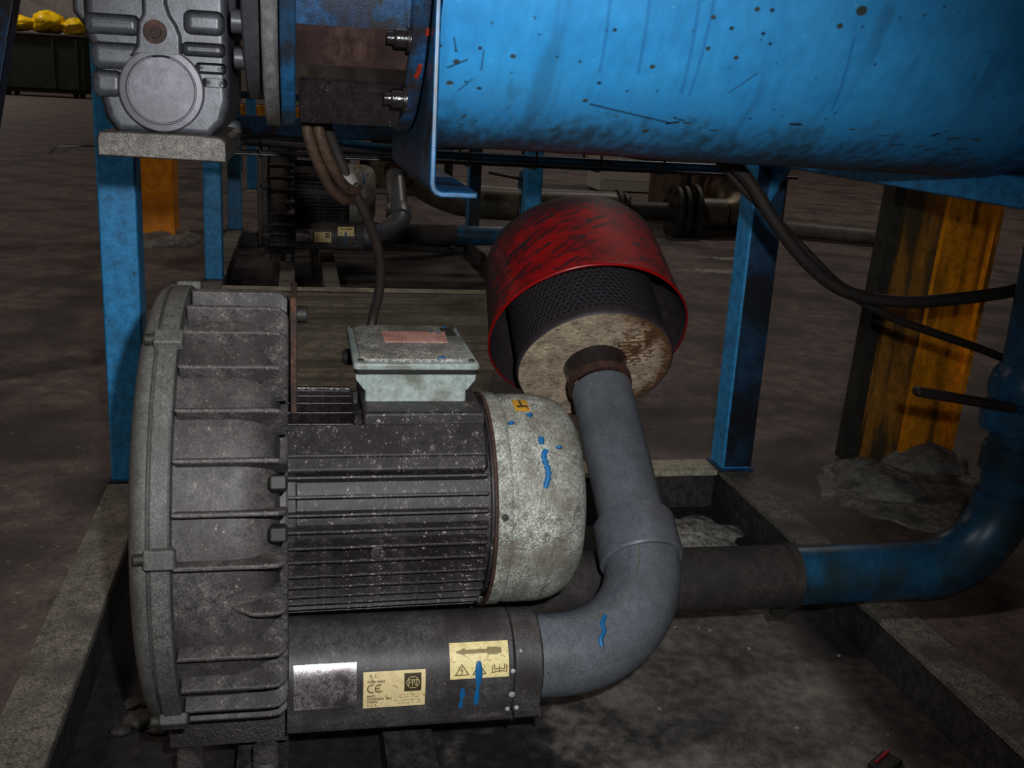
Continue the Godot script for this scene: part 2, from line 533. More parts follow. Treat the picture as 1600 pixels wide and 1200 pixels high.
	M.blue = dirty(Color(0.20, 0.56, 0.79), {"dirt": Color(0.14, 0.30, 0.42), "amt": 0.5, "lo": 0.62, "hi": 0.85, "con": 0.15, "grain": 0.1, "scale": 2.2, "rough": 0.4, "bump": 0.01, "dark": Color(0.16, 0.13, 0.08), "dark_at": 0.17})
	M.blueold = dirty(Color(0.12, 0.27, 0.42), {"dirt": Color(0.16, 0.12, 0.11), "amt": 0.9, "lo": 0.42, "hi": 0.62, "con": 0.4, "grain": 0.2, "scale": 4.0, "rough": 0.35, "bump": 0.05, "shift": 6})
	M.gear = dirty(Color(0.305, 0.315, 0.335), {"dirt": Color(0.23, 0.22, 0.24), "amt": 0.6, "lo": 0.5, "hi": 0.8, "con": 0.18, "grain": 0.12, "scale": 3.0, "rough": 0.4, "metal": 0.2, "bump": 0.012, "dark": Color(0.2, 0.12, 0.1), "dark_at": 0.17, "shift": 9})
	M.gearbase = dirty(Color(0.36, 0.34, 0.315), {"dirt": Color(0.2, 0.18, 0.17), "amt": 0.6, "con": 0.35, "grain": 0.3, "scale": 5.0, "rough": 0.5, "metal": 0.1, "bump": 0.08})
	M.gearcap = dirty(Color(0.40, 0.39, 0.42), {"dirt": Color(0.33, 0.31, 0.33), "amt": 0.5, "con": 0.15, "grain": 0.1, "scale": 4.0, "rough": 0.45, "metal": 0.25, "dark": Color(0.25, 0.2, 0.2), "dark_at": 0.16})
	M.machined = dirty(Color(0.52, 0.52, 0.52), {"blotch": "streak_v", "dirt": Color(0.25, 0.2, 0.18), "amt": 0.7, "lo": 0.5, "hi": 0.8, "con": 0.25, "grain": 0.15, "scale": 4.0, "rough": 0.35, "metal": 0.4, "bump": 0.03})
	M.oily = dirty(Color(0.15, 0.125, 0.13), {"dirt": Color(0.09, 0.075, 0.08), "amt": 0.7, "con": 0.4, "grain": 0.35, "scale": 4.0, "rough": 0.25, "bump": 0.06, "light": Color(0.6, 0.55, 0.55), "light_at": 0.83, "shift": 7})
	M.oilybrown = dirty(Color(0.25, 0.19, 0.175), {"dirt": Color(0.14, 0.11, 0.11), "amt": 0.7, "con": 0.4, "grain": 0.15, "scale": 4.0, "rough": 0.25, "bump": 0.03})
	M.rubber = dirty(Color(0.145, 0.125, 0.115), {"dirt": Color(0.2, 0.16, 0.13), "amt": 0.5, "con": 0.2, "grain": 0.12, "scale": 6.0, "rough": 0.55})
	M.brownhose = dirty(Color(0.27, 0.20, 0.16), {"dirt": Color(0.11, 0.09, 0.08), "amt": 0.8, "con": 0.4, "grain": 0.2, "scale": 6.0, "rough": 0.45})
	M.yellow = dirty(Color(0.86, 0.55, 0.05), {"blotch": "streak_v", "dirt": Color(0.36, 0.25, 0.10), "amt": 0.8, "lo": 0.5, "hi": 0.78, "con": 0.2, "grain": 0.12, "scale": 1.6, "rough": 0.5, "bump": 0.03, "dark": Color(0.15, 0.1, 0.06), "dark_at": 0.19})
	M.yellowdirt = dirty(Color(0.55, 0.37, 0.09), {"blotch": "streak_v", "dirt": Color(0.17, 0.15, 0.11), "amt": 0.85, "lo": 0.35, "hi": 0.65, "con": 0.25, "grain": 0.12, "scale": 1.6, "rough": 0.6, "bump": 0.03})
	M.concrete = dirty(Color(0.52, 0.505, 0.475), {"dirt": Color(0.2, 0.19, 0.18), "amt": 0.7, "con": 0.35, "grain": 0.25, "scale": 2.5, "rough": 0.9, "bump": 0.6, "bump_tex": "grainy"})
	M.lime = dirty(Color(0.66, 0.65, 0.62), {"dirt": Color(0.2, 0.19, 0.18), "amt": 0.8, "lo": 0.5, "hi": 0.7, "con": 0.35, "grain": 0.3, "scale": 4.0, "rough": 0.9, "bump": 0.4, "bump_tex": "grainy", "dark": Color(0.1, 0.09, 0.08), "dark_at": 0.26})
	M.hall = dirty(Color(0.66, 0.65, 0.62), {"dirt": Color(0.42, 0.4, 0.38), "amt": 0.5, "con": 0.1, "grain": 0.05, "scale": 0.3, "rough": 0.9})
	M.skip = dirty(Color(0.16, 0.19, 0.13), {"dirt": Color(0.09, 0.1, 0.08), "amt": 0.6, "con": 0.2, "grain": 0.1, "scale": 0.8, "rough": 0.7})
	M.sack = dirty(Color(0.97, 0.82, 0.05), {"dirt": Color(0.8, 0.55, 0.02), "amt": 0.7, "con": 0.25, "grain": 0.08, "scale": 1.5, "rough": 0.35})
	M.brown = dirty(Color(0.36, 0.28, 0.20), {"dirt": Color(0.2, 0.15, 0.11), "amt": 0.7, "con": 0.3, "grain": 0.15, "scale": 1.5, "rough": 0.5})
	M.olive = dirty(Color(0.36, 0.34, 0.28), {"dirt": Color(0.2, 0.18, 0.15), "amt": 0.7, "con": 0.3, "grain": 0.15, "scale": 1.5, "rough": 0.45})
	M.iron = dirty(Color(0.16, 0.16, 0.14), {"dirt": Color(0.1, 0.09, 0.08), "amt": 0.6, "con": 0.3, "grain": 0.15, "scale": 2.0, "rough": 0.6})
	M.wire = plain(Color(0.30, 0.30, 0.31), 0.35, 0.6)
	M.chrome = dirty(Color(0.60, 0.57, 0.58), {"dirt": Color(0.28, 0.26, 0.26), "amt": 0.7, "lo": 0.45, "hi": 0.75, "con": 0.35, "grain": 0.6, "scale": 8.0, "rough": 0.30, "metal": 0.6})
	M.drip = plain(Color(0.10, 0.40, 0.62), 0.35)
	M.orange = plain(Color(0.55, 0.16, 0.10), 0.35)
	M.pink = dirty(Color(0.92, 0.66, 0.59), {"dirt": Color(0.6, 0.42, 0.38), "amt": 0.4, "con": 0.1, "grain": 0.3, "scale": 4.0, "rough": 0.6})
	M.dark = plain(Color(0.06, 0.055, 0.055), 0.7)
	M.white = dirty(Color(0.78, 0.78, 0.76), {"amt": 0.3, "con": 0.2, "scale": 3.0})
	M.galv = dirty(Color(0.44, 0.43, 0.40), {"dirt": Color(0.27, 0.25, 0.22), "amt": 0.6, "con": 0.2, "grain": 0.15, "scale": 2.5, "rough": 0.6})
	M.filtermesh = mesh_material()
	M.tank = tank_material()
	M.plateface = plate_material()

# expanded-metal pattern of the filter cartridge
func mesh_material() -> StandardMaterial3D:
	var s := 256
	var al := Image.create(s, s, false, Image.FORMAT_RGB8)
	var hg := Image.create(s, s, false, Image.FORMAT_L8)
	for j in s:
		for i in s:
			var u := i / 32.0
			var w := j / 16.0
			var row := int(floor(w))
			var uu := fposmod(u + (0.5 if row % 2 else 0.0), 1.0) - 0.5
			var ww := fposmod(w, 1.0) - 0.5
			var d := absf(uu) * 1.15 + absf(ww) * 0.9
			var hole := smoothstep(0.40, 0.28, d)
			var n1: float = F["mid"][(j * 2) * TS + i * 2] / 255.0
			var c := Color(0.20, 0.18, 0.20) * (0.6 + 0.8 * n1)
			c = c.lerp(Color(0.06, 0.05, 0.055), hole * 0.6)
			al.set_pixel(i, j, c)
			hg.set_pixel(i, j, Color.WHITE * (1.0 - hole))
	var m3 := StandardMaterial3D.new()
	m3.albedo_texture = ImageTexture.create_from_image(al)
	m3.heightmap_enabled = true
	m3.heightmap_texture = ImageTexture.create_from_image(hg)
	m3.heightmap_scale = 0.12
	m3.roughness = 0.55
	return m3

# floor of the near pit: paler to the right, darker round the blower, in the far corner and along the kerb
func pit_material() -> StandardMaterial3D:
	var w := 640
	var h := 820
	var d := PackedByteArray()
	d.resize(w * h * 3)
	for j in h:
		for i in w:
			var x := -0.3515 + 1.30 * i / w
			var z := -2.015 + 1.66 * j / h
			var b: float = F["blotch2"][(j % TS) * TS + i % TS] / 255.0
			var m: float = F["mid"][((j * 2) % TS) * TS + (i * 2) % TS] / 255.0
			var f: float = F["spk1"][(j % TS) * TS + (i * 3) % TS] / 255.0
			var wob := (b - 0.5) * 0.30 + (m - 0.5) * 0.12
			var oil := maxf(1.0 - smoothstep(0.22, 0.46, x + wob), 1.0 - smoothstep(-1.62, -1.48, z + wob * 0.6))  # mask of the darker floor tone: left part and far end
			oil = maxf(oil, 0.75 * smoothstep(0.78, 0.82, x + wob * 0.2))  # and a darker band along the right kerb
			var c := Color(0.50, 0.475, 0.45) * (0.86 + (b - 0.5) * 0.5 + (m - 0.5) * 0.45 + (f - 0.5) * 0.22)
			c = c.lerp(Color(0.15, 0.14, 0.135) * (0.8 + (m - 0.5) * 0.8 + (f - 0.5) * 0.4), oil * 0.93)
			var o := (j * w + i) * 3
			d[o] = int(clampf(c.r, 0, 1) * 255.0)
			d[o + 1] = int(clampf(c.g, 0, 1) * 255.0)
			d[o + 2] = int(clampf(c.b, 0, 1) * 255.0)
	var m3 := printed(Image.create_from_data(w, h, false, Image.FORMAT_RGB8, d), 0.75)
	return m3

# red paint of the filter hood: x runs round the drum, y from its rim to its top
func hood_material() -> StandardMaterial3D:
	var w := 1024
	var h := 256
	var im := Image.create(w, h, false, Image.FORMAT_RGB8)
	var grey := Color(0.185, 0.135, 0.16)
	for j in h:
		for i in w:
			var b: float = F["blotch2"][(j * 2 % TS) * TS + (i % TS)] / 255.0
			var m: float = F["mid"][(j * 2 % TS) * TS + (i * 2 % TS)] / 255.0
			var st: float = F["streak_h"][(i % TS) + ((j * 3 + i / 5) % TS) * TS] / 255.0
			var c := Color(0.70, 0.055, 0.07) * (0.85 + (b - 0.5) * 0.5 + (m - 0.5) * 0.2)
			var u := i / float(w)
			var v := j / float(h)
			var worn := smoothstep(0.86, 0.95, u + (m - 0.5) * 0.08) + smoothstep(0.585, 0.50, u + (st - 0.5) * 0.18 + (m - 0.5) * 0.1) * 0.75
			worn = maxf(worn, smoothstep(0.40, 0.50, v + (m - 0.5) * 0.12))
			worn = maxf(worn, 0.8 * smoothstep(0.68, 0.82, b * 0.6 + m * 0.4))
			c = c.lerp(grey, clampf(worn, 0.0, 1.0) * 0.9)
			im.set_pixel(i, j, Color(clampf(c.r, 0, 1), clampf(c.g, 0, 1), clampf(c.b, 0, 1)))
	var r := RandomNumberGenerator.new()
	r.seed = 21
	for k in 130:
		var at := pow(r.randf(), 1.7)
		var p := Vector2((0.50 + 0.40 * at) * w, r.randf_range(0.02, 0.46) * h)
		var l := pow(r.randf(), 1.6) * 60.0 + 5.0
		var sl := r.randf_range(0.05, 0.42)
		var fat := r.randf_range(0.8, 2.6)
		for e in 3:
			var o := Vector2(r.randf_range(-6, 6), r.randf_range(-2.5, 2.5))
			stroke(im, p + o, p + o + Vector2(l, l * sl) * r.randf_range(0.4, 1.0), fat, grey, r.randf_range(0.4, 0.9))
	var m3 := printed(im, 0.6)
	m3.texture_repeat = true
	return m3

# stained face of the filter's end plate, laid flat on the disc
func plate_material() -> StandardMaterial3D:
	var s := 512
	var im := Image.create(s, s, false, Image.FORMAT_RGB8)
	for j in s:
		for i in s:
			var b: float = F["blotch2"][j * TS + i] / 255.0
			var m: float = F["mid"][((j * 2) % TS) * TS + i] / 255.0
			var f: float = F["spk1"][j * TS + i] / 255.0
			var c := Color(0.74, 0.66, 0.555) * (0.92 + (b - 0.5) * 0.35 + (m - 0.5) * 0.35 + (f - 0.5) * 0.3)
			var q := Vector2(i / float(s) - 0.5, j / float(s) - 0.5)
			var edge := smoothstep(0.40, 0.49, q.length() + (m - 0.5) * 0.12) * smoothstep(-0.05, 0.25, q.x + (b - 0.5) * 0.3)
			var near := smoothstep(0.15, 0.04, q.distance_to(Vector2(0.20, -0.16)) + (m - 0.5) * 0.30) + smoothstep(0.13, 0.04, q.distance_to(Vector2(0.27, -0.30)) + (b - 0.5) * 0.3)
			c = c.lerp(Color(0.30, 0.165, 0.06), clampf(edge + near * 0.85, 0.0, 1.0) * 0.85)
			im.set_pixel(i, j, Color(clampf(c.r, 0, 1), clampf(c.g, 0, 1), clampf(c.b, 0, 1)))
	var r := RandomNumberGenerator.new()
	r.seed = 33
	for k in 620:
		var p := Vector2(r.randf() * s, r.randf() * s)
		var l := pow(r.randf(), 2.0) * 16.0 + 1.0
		stroke(im, p, p + Vector2(l, -l * r.randf_range(0.05, 0.4)), r.randf_range(1.0, 3.2), [Color(0.12, 0.10, 0.09), Color(0.25, 0.17, 0.11), Color(0.10, 0.10, 0.12)][r.randi() % 3], r.randf_range(0.5, 0.95))
	return printed(im, 0.8)

# blue paint of the tank: x runs along 1.8 m of the shell, y over 100 degrees from its underside to its front
func tank_material() -> StandardMaterial3D:
	var w := 1536
	var h := 384
	var d := PackedByteArray()
	d.resize(w * h * 3)
	var bl: PackedByteArray = F["blotch2"]
	var md: PackedByteArray = F["mid"]
	var st: PackedByteArray = F["streak_v"]
	var base := Color(0.165, 0.55, 0.80)
	var pale := Color(0.215, 0.62, 0.87)
	var dullblue := Color(0.10, 0.135, 0.165)
	for j in h:
		for i in w:
			var k := (j % TS) * TS + i % TS
			var b := bl[k] / 255.0
			var m := md[(j % TS) * TS + (i * 2 + 77) % TS] / 255.0
			var t := st[k] / 255.0
			var c := base.lerp(pale, b) * (0.94 + 0.12 * m)
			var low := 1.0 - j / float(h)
			c = c.lerp(dullblue, smoothstep(0.60, 0.92, low * 0.80 + b * 0.14 + m * 0.16) * 0.85)  # blends to a darker blue-grey towards the underside
			c = c.lerp(dullblue, 0.18 * smoothstep(0.6, 0.9, t))
			var o := (j * w + i) * 3
			d[o] = int(c.r * 255.0)
			d[o + 1] = int(c.g * 255.0)
			d[o + 2] = int(c.b * 255.0)
	var im := Image.create_from_data(w, h, false, Image.FORMAT_RGB8, d)
	var at := func(x: float, a: float) -> Vector2: return Vector2((x - 0.13) / 1.8 * w, a / 100.0 * h)
	var rust := Color(0.23, 0.17, 0.10)
	var deep := Color(0.07, 0.10, 0.14)
	for q in [[0.137, 53.9, 3.0], [0.156, 50.1, 5.0], [0.153, 43.8, 5.5], [0.177, 54.1, 2.5], [0.211, 52.7, 4.0], [0.184, 42.8, 3.0], [0.307, 61.1, 2.5], [0.404, 65.9, 3.5], [0.426, 63.8, 3.0], [0.408, 58.6, 3.5], [0.441, 56.9, 3.5], [0.447, 68.5, 4.0], [0.356, 52.8, 4.0], [0.306, 47.1, 3.0], [0.461, 63.2, 2.5], [0.298, 41.2, 4.0], [0.558, 70.3, 10.0], [0.54, 66.5, 5.0], [0.38, 30.5, 6.0], [0.404, 37.1, 3.0], [0.463, 68.6, 3.0], [0.472, 61.0, 2.0]]:
		var p: Vector2 = at.call(q[0], q[1])
		dot(im, p.x, p.y, 0.7 + q[2] * 0.42, 0.6 + q[2] * 0.36, rust if q[2] > 3.2 else deep, 0.8)
	var r := RandomNumberGenerator.new()
	r.seed = 77
	for k in 230:
		var x := 0.16 + pow(r.randf(), 0.8) * 1.5
		var a := 12.0 + pow(r.randf(), 1.4) * 26.0
		var p: Vector2 = at.call(x, a)
		var s := r.randf_range(0.8, 3.2)
		var e := Vector2(r.randf_range(2.0, 12.0), r.randf_range(-1.0, 5.0))
		stroke(im, p, p + e, s, [rust, deep, Color(0.30, 0.20, 0.09), Color(0.30, 0.58, 0.72)][r.randi() % 4], r.randf_range(0.4, 0.9))
	for k in 160:
		var p: Vector2 = at.call(0.14 + r.randf() * 0.9, 25.0 + r.randf() * 65.0)
		dot(im, p.x, p.y, r.randf_range(0.6, 1.5), r.randf_range(0.6, 1.4), [deep, Color(0.45, 0.72, 0.85)][r.randi() % 2], 0.6)
	for q in [[0.305, 40.1, 0.40, 35.1, 3.0, 0.8], [0.15, 56.1, 0.154, 52.8, 1.8, 0.8], [0.148, 48.3, 0.166, 50.8, 2.2, 0.8], [0.163, 41.5, 0.175, 45.6, 1.6, 0.7], [0.448, 47.0, 0.47, 53.3, 1.6, 0.6], [0.181, 53.5, 0.182, 48.3, 1.8, 0.6]]:
		stroke(im, at.call(q[0], q[1]), at.call(q[2], q[3]), q[4] * 0.75, deep, q[5] * 0.75)
	for q in [[0.292, 78.0, 0.303, 50.3], [0.331, 78.0, 0.343, 51.0], [0.380, 80.0, 0.397, 46.1], [0.397, 80.0, 0.407, 45.3], [0.56, 64.0, 0.575, 44.0]]:
		stroke(im, at.call(q[0], q[1]), at.call(q[2], q[3]), 3.0, Color(0.10, 0.36, 0.58), 0.35)
	var m3 := StandardMaterial3D.new()
	m3.albedo_texture = ImageTexture.create_from_image(im)
	m3.roughness = 0.46
	m3.metallic_specular = 0.62
	m3.heightmap_enabled = true
	m3.heightmap_texture = T["tankbump"]
	m3.heightmap_scale = 0.06
	return m3

# ------------------------------------------------------------------ the scene
func _ready() -> void:
	rng.seed = 4
	var cam := Camera3D.new()
	cam.name = "camera"
	cam.fov = rad_to_deg(2.0 * atan(600.0 / 1622.0))
	cam.near = 0.03
	cam.far = 200.0
	cam.transform = Transform3D(Basis(Vector3(0.97925, 0.05517, 0.19502), Vector3(0.00063, 0.96140, -0.27515), Vector3(-0.20267, 0.26956, 0.94142)).orthonormalized(), Vector3(0, 0.75, 0))
	add_child(cam)
	cam.current = true
	var env := Environment.new()
	env.background_mode = Environment.BG_COLOR
	env.background_color = Color(0.0, 0.0, 0.0)
	env.tonemap_mode = Environment.TONE_MAPPER_LINEAR
	env.tonemap_exposure = 1.0
	env.sdfgi_enabled = true
	env.ssao_enabled = true
	env.ssil_enabled = true
	var we := WorldEnvironment.new()
	we.name = "environment"
	we.environment = env
	add_child(we)
	# the flash of the camera, above and to the right of its lens
	var flash := SpotLight3D.new()
	flash.name = "camera_flash"
	flash.light_energy = 1.38
	flash.spot_angle = 38.0
	flash.spot_angle_attenuation = 1.0
	flash.spot_range = 60.0
	flash.spot_attenuation = 2.0
	flash.light_color = Color(0.98, 0.99, 1.0)
	flash.light_size = 0.012
	flash.shadow_enabled = true
	flash.position = Vector3(0.065, 0.825, -0.005)
	add_child(flash)
	flash.look_at_from_position(flash.position, Vector3(0.115, 0.50, -1.2))
	for q in [Vector3(-9, 6.3, -18), Vector3(-9, 6.3, -8), Vector3(4, 6.3, -18), Vector3(4, 6.3, -8), Vector3(-8, 6.3, -28), Vector3(-4, 6.3, 1)]:
		var al := AreaLight3D.new()
		al.name = "ceiling_lamp_light"
		al.area_size = Vector2(1.5, 0.5)
		al.light_energy = 12.0 if q.z > 0.0 else (17.0 if q.z < -25.0 else 7.5)
		al.light_color = Color(1.0, 0.94, 0.90)
		al.area_range = 60.0
		al.area_attenuation = 2.0
		al.shadow_enabled = true
		al.position = q
		al.rotation = Vector3(-PI / 2, 0, 0)
		add_child(al, true)

	make_textures()
	var nz := FastNoiseLite.new()
	nz.seed = 8
	nz.frequency = 0.03
	nz.fractal_octaves = 4
	T["tankbump"] = ImageTexture.create_from_image(nz.get_image(768, 192))
	make_materials()

	build_hall()
	build_tank()
	build_blower()
	build_intake()
	build_outlet()
	build_gear()
	build_frames()
	build_cables()
	build_columns()
	build_background()
	build_debris()

func build_hall() -> void:
	var m := mb()
	var zs := [6.0]
	for k in 3:
		zs.append(-0.36 - PITCH * k)
		zs.append(-2.01 - PITCH * k)
	zs.append(-34.0)
	m.box(Vector3(-8.174, -0.15, -14), Vector3(15.652, 0.3, 40))
	m.box(Vector3(8.4725, -0.15, -14), Vector3(15.055, 0.3, 40))
	for i in range(0, zs.size(), 2):
		m.box(Vector3(0.2985, -0.15, (zs[i] + zs[i + 1]) * 0.5), Vector3(1.293, 0.3, zs[i] - zs[i + 1]))
	setting("floor", m, M.floor, "dusty brown grey concrete factory floor")
	for k in 3:
		var z := -1.185 - PITCH * k
		var pf := mb().box(Vector3(0.2985, -0.1405, z), Vector3(1.30, 0.12, 1.66))
		var c := [Vector3(-0.3515, -0.08, z - 0.83), Vector3(0.9485, -0.08, z - 0.83), Vector3(0.9485, -0.08, z + 0.83), Vector3(-0.3515, -0.08, z + 0.83)]
		pf.quad(c[0], c[1], c[2], c[3], Vector3.UP, Vector3.UP, Vector3.UP, Vector3.UP, Vector2(0, 0), Vector2(1, 0), Vector2(1, 1), Vector2(0, 1))
		setting("floor_pit" if k == 0 else "floor_pit_%03d" % k, pf, M.pitfloor if k == 0 else M.pitdark, "dark floor of a shallow blower pit")
		# black pit walls and the worn kerbs on top of them
		for q in [[Vector3(-0.311, 0.0, z), Vector3(0.074, 0.0, 1.65), "left"], [Vector3(0.912, 0.0, z), Vector3(0.066, 0.0, 1.65), "right"], [Vector3(0.3015, 0.0, z - 0.79), Vector3(1.15, 0.0, 0.07), "rear"], [Vector3(0.3015, 0.0, z + 0.79), Vector3(1.15, 0.0, 0.07), "front"]]:
			setting(numbered("trim_" + q[2]), mb().box(q[0] + Vector3(0, -0.003, 0), q[1] + Vector3(0, 0.014, 0), 0.003), M.curbpale if (k == 1 and q[2] == "front") or (k == 0 and q[2] == "rear") else M.curb, "worn concrete kerb round a blower pit")
			setting(numbered("wall_pit_" + q[2]), mb().box(q[0] + Vector3(0, -0.055, 0), q[1] + Vector3(-0.010, 0.09, -0.010), 0.001), M.pitwall, "black oily wall of a blower pit")
	# paler concrete screed between the first two pits
	setting("floor_screed", mb().prism(PackedVector2Array([Vector2(-0.27, -2.03), Vector2(0.36, -2.03), Vector2(0.50, -2.6), Vector2(0.66, -3.2), Vector2(0.80, -3.838), Vector2(-0.27, -3.838)]), fr_xz(0.0), 0.0025, 0.0005), M.screed, "pale olive concrete screed between the pits")
	setting("trim_joint", mb().box(Vector3(0.28, -0.002, -3.853), Vector3(1.1, 0.008, 0.030)), M.pitwall, "dark open joint along the kerb of the second pit")
	setting("wall_back", mb().box(Vector3(0, 3.5, -34.1), Vector3(32.4, 7.0, 0.2)), M.hall, "pale grey far wall of the hall")
	setting("wall_front", mb().box(Vector3(0, 3.5, 6.1), Vector3(32.4, 7.0, 0.2)), M.hall)
	setting("wall_left", mb().box(Vector3(-16.1, 3.5, -14), Vector3(0.2, 7.0, 40.4)), M.hall)
	setting("wall_right", mb().box(Vector3(16.1, 3.5, -14), Vector3(0.2, 7.0, 40.4)), M.hall)
	setting("ceiling", mb().box(Vector3(0, 7.1, -14), Vector3(32.4, 0.2, 40.4)), M.hall)
	var glow := StandardMaterial3D.new()
	glow.albedo_color = Color(0.9, 0.9, 0.85)
	glow.emission_enabled = true
	glow.emission = Color(1.0, 0.94, 0.86)
	glow.emission_energy_multiplier = 1.5
	var where := ["left row above the middle of the hall", "left row above the near part of the hall", "right row above the middle of the hall", "right row above the near part of the hall", "left row near the far wall", "behind the camera near the front wall"]
	var lamps := [Vector3(-9, 6.4, -18), Vector3(-9, 6.4, -8), Vector3(4, 6.4, -18), Vector3(4, 6.4, -8), Vector3(-8, 6.4, -28), Vector3(-4, 6.4, 1)]
	for i in lamps.size():
		var q: Vector3 = lamps[i]
		var o := thing("ceiling_lamp", "fluorescent ceiling lamp panel, " + where[i], "lamp", q, "ceiling lamps of the hall")
		part("housing", mb().box(q + Vector3(0, 0.06, 0), Vector3(1.6, 0.08, 0.6), 0.01), M.white, o)
		part("diffuser", mb().box(q + Vector3(0, 0.005, 0), Vector3(1.5, 0.03, 0.5), 0.005), glow, o)
		part("hanger", mb().box(q + Vector3(0, 0.35, 0), Vector3(0.03, 0.5, 0.03)), M.iron, o)

# ------------------------------------------------------------------ mixer tank
func build_tank() -> void:
	var o := thing("mixer_tank", "big glossy blue horizontal tank with chipped paint along its underside", "tank", Vector3(0.14, 0.685, TZ))
	var m := mb()
	var r0 := 0.255
	var turn := Basis(Vector3.BACK, deg_to_rad(-0.75))
	var c0 := Vector3(0.136, TY, TZ)
	var nseg := 120
	var cuts := [0.0, 0.45, 0.9, 1.35, 1.8, 2.6]
	for i in cuts.size() - 1:
		for k in nseg:
			var q := []
			for e in [[i, k], [i, k + 1], [i + 1, k + 1], [i + 1, k]]:
				var a: float = TAU * e[1] / nseg
				var d := Vector3(0, -cos(a), sin(a))
				q.append([c0 + turn * (Vector3(cuts[e[0]], 0, 0) + d * r0), turn * d, Vector2((cuts[e[0]] + 0.006) / 1.8, rad_to_deg(a) / 100.0)])
			m.quad(q[0][0], q[1][0], q[2][0], q[3][0], q[0][1], q[1][1], q[2][1], q[3][1], q[0][2], q[1][2], q[2][2], q[3][2])
	for e in [[0.0, -1.0], [2.6, 1.0]]:
		for k in nseg:
			var a0 := TAU * k / nseg
			var a1 := TAU * (k + 1) / nseg
			var nn := turn * Vector3(e[1], 0, 0)
			m.tri(c0 + turn * Vector3(e[0], 0, 0), c0 + turn * (Vector3(e[0], 0, 0) + Vector3(0, -cos(a0), sin(a0)) * r0), c0 + turn * (Vector3(e[0], 0, 0) + Vector3(0, -cos(a1), sin(a1)) * r0), nn, nn, nn)
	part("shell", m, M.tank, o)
	# bent end plate with its foot
	var pl := PackedVector2Array([Vector2(0.1275, 1.28), Vector2(0.1275, 0.660), Vector2(0.1290, 0.6535), Vector2(0.1330, 0.6485), Vector2(0.1395, 0.6465), Vector2(0.176, 0.6465), Vector2(0.176, 0.6525), Vector2(0.1405, 0.6525), Vector2(0.1365, 0.654), Vector2(0.1345, 0.657), Vector2(0.1335, 0.662), Vector2(0.1335, 1.28)])
	part("end_plate", mb().prism(pl, fr_xy(-1.46), 0.43, 0.0018, 50.0), M.bluering, o)

# ------------------------------------------------------------------ blower
var sil_path := []

func sil_point(s: float, off := 0.0) -> Array:
	# along the front of the silencer, s metres up from its lower front corner: [z, y, nz, ny]
	var straight := 0.037
	if s <= straight:
		return [-1.05 + off, 0.047 + s, 1.0, 0.0]
	var a := (s - straight) / 0.060
	return [-1.110 + (0.060 + off) * cos(a), 0.084 + (0.060 + off) * sin(a), cos(a), sin(a)]

func wrap_sheet(x0: float, x1: float, s0: float, s1: float, thick: float) -> MB:
	var m := mb()
	var k := 14
	for i in k:
		var sa := s0 + (s1 - s0) * i / k
		var sb := s0 + (s1 - s0) * (i + 1) / k
		var a := sil_point(sa, thick)
		var b := sil_point(sb, thick)
		var va := 1.0 - float(i) / k
		var vb := 1.0 - float(i + 1) / k
		m.quad(Vector3(x0, a[1], a[0]), Vector3(x1, a[1], a[0]), Vector3(x1, b[1], b[0]), Vector3(x0, b[1], b[0]), Vector3(0, a[3], a[2]), Vector3(0, a[3], a[2]), Vector3(0, b[3], b[2]), Vector3(0, b[3], b[2]), Vector2(0, va), Vector2(1, va), Vector2(1, vb), Vector2(0, vb))
		for x in [x0, x1]:
			var ai := sil_point(sa, -0.0005)
			var bi := sil_point(sb, -0.0005)
			var nn := Vector3(-1 if x == x0 else 1, 0, 0)
			var u := Vector2(0.005 if x == x0 else 0.995, va)
			m.quad(Vector3(x, a[1], a[0]), Vector3(x, b[1], b[0]), Vector3(x, bi[1], bi[0]), Vector3(x, ai[1], ai[0]), nn, nn, nn, nn, u, u, u, u)
	for q in [[s0, 0.995], [s1, 0.005]]:
		var a := sil_point(q[0], thick)
		var ai := sil_point(q[0], -0.0005)
		var nn := Vector3(0, -1 if q[0] == s0 else 1, 0)
		var u := Vector2(0.5, q[1])
		m.quad(Vector3(x0, a[1], a[0]), Vector3(x1, a[1], a[0]), Vector3(x1, ai[1], ai[0]), Vector3(x0, ai[1], ai[0]), nn, nn, nn, nn, u, u, u, u)
	return m

func sil_section(grow := 0.0) -> PackedVector2Array:
	var p := PackedVector2Array()
	var mid := -1.11
	for s in [1, -1]:
		var run := []
		for k in (9 if s > 0 else 8):
			var a := PI * 0.5 * k / 8.0
			run.append(Vector2((0.060 + grow) * cos(a), 0.084 + (0.060 + grow) * sin(a) + 0.0001 * k))
		for k in 5:
			var a := PI * 0.5 * k / 4.0
			run.insert(0, Vector2(0.050 + (0.010 + grow) * sin(a), 0.041 - (0.010 + grow) * cos(a)))
		if s < 0:
			run.reverse()
		for q in run:
			p.append(Vector2(mid + q.x * s, q.y))
	return p

func hexa(r: float, c := Vector2.ZERO) -> PackedVector2Array:
	return circle2(r, 6, c)

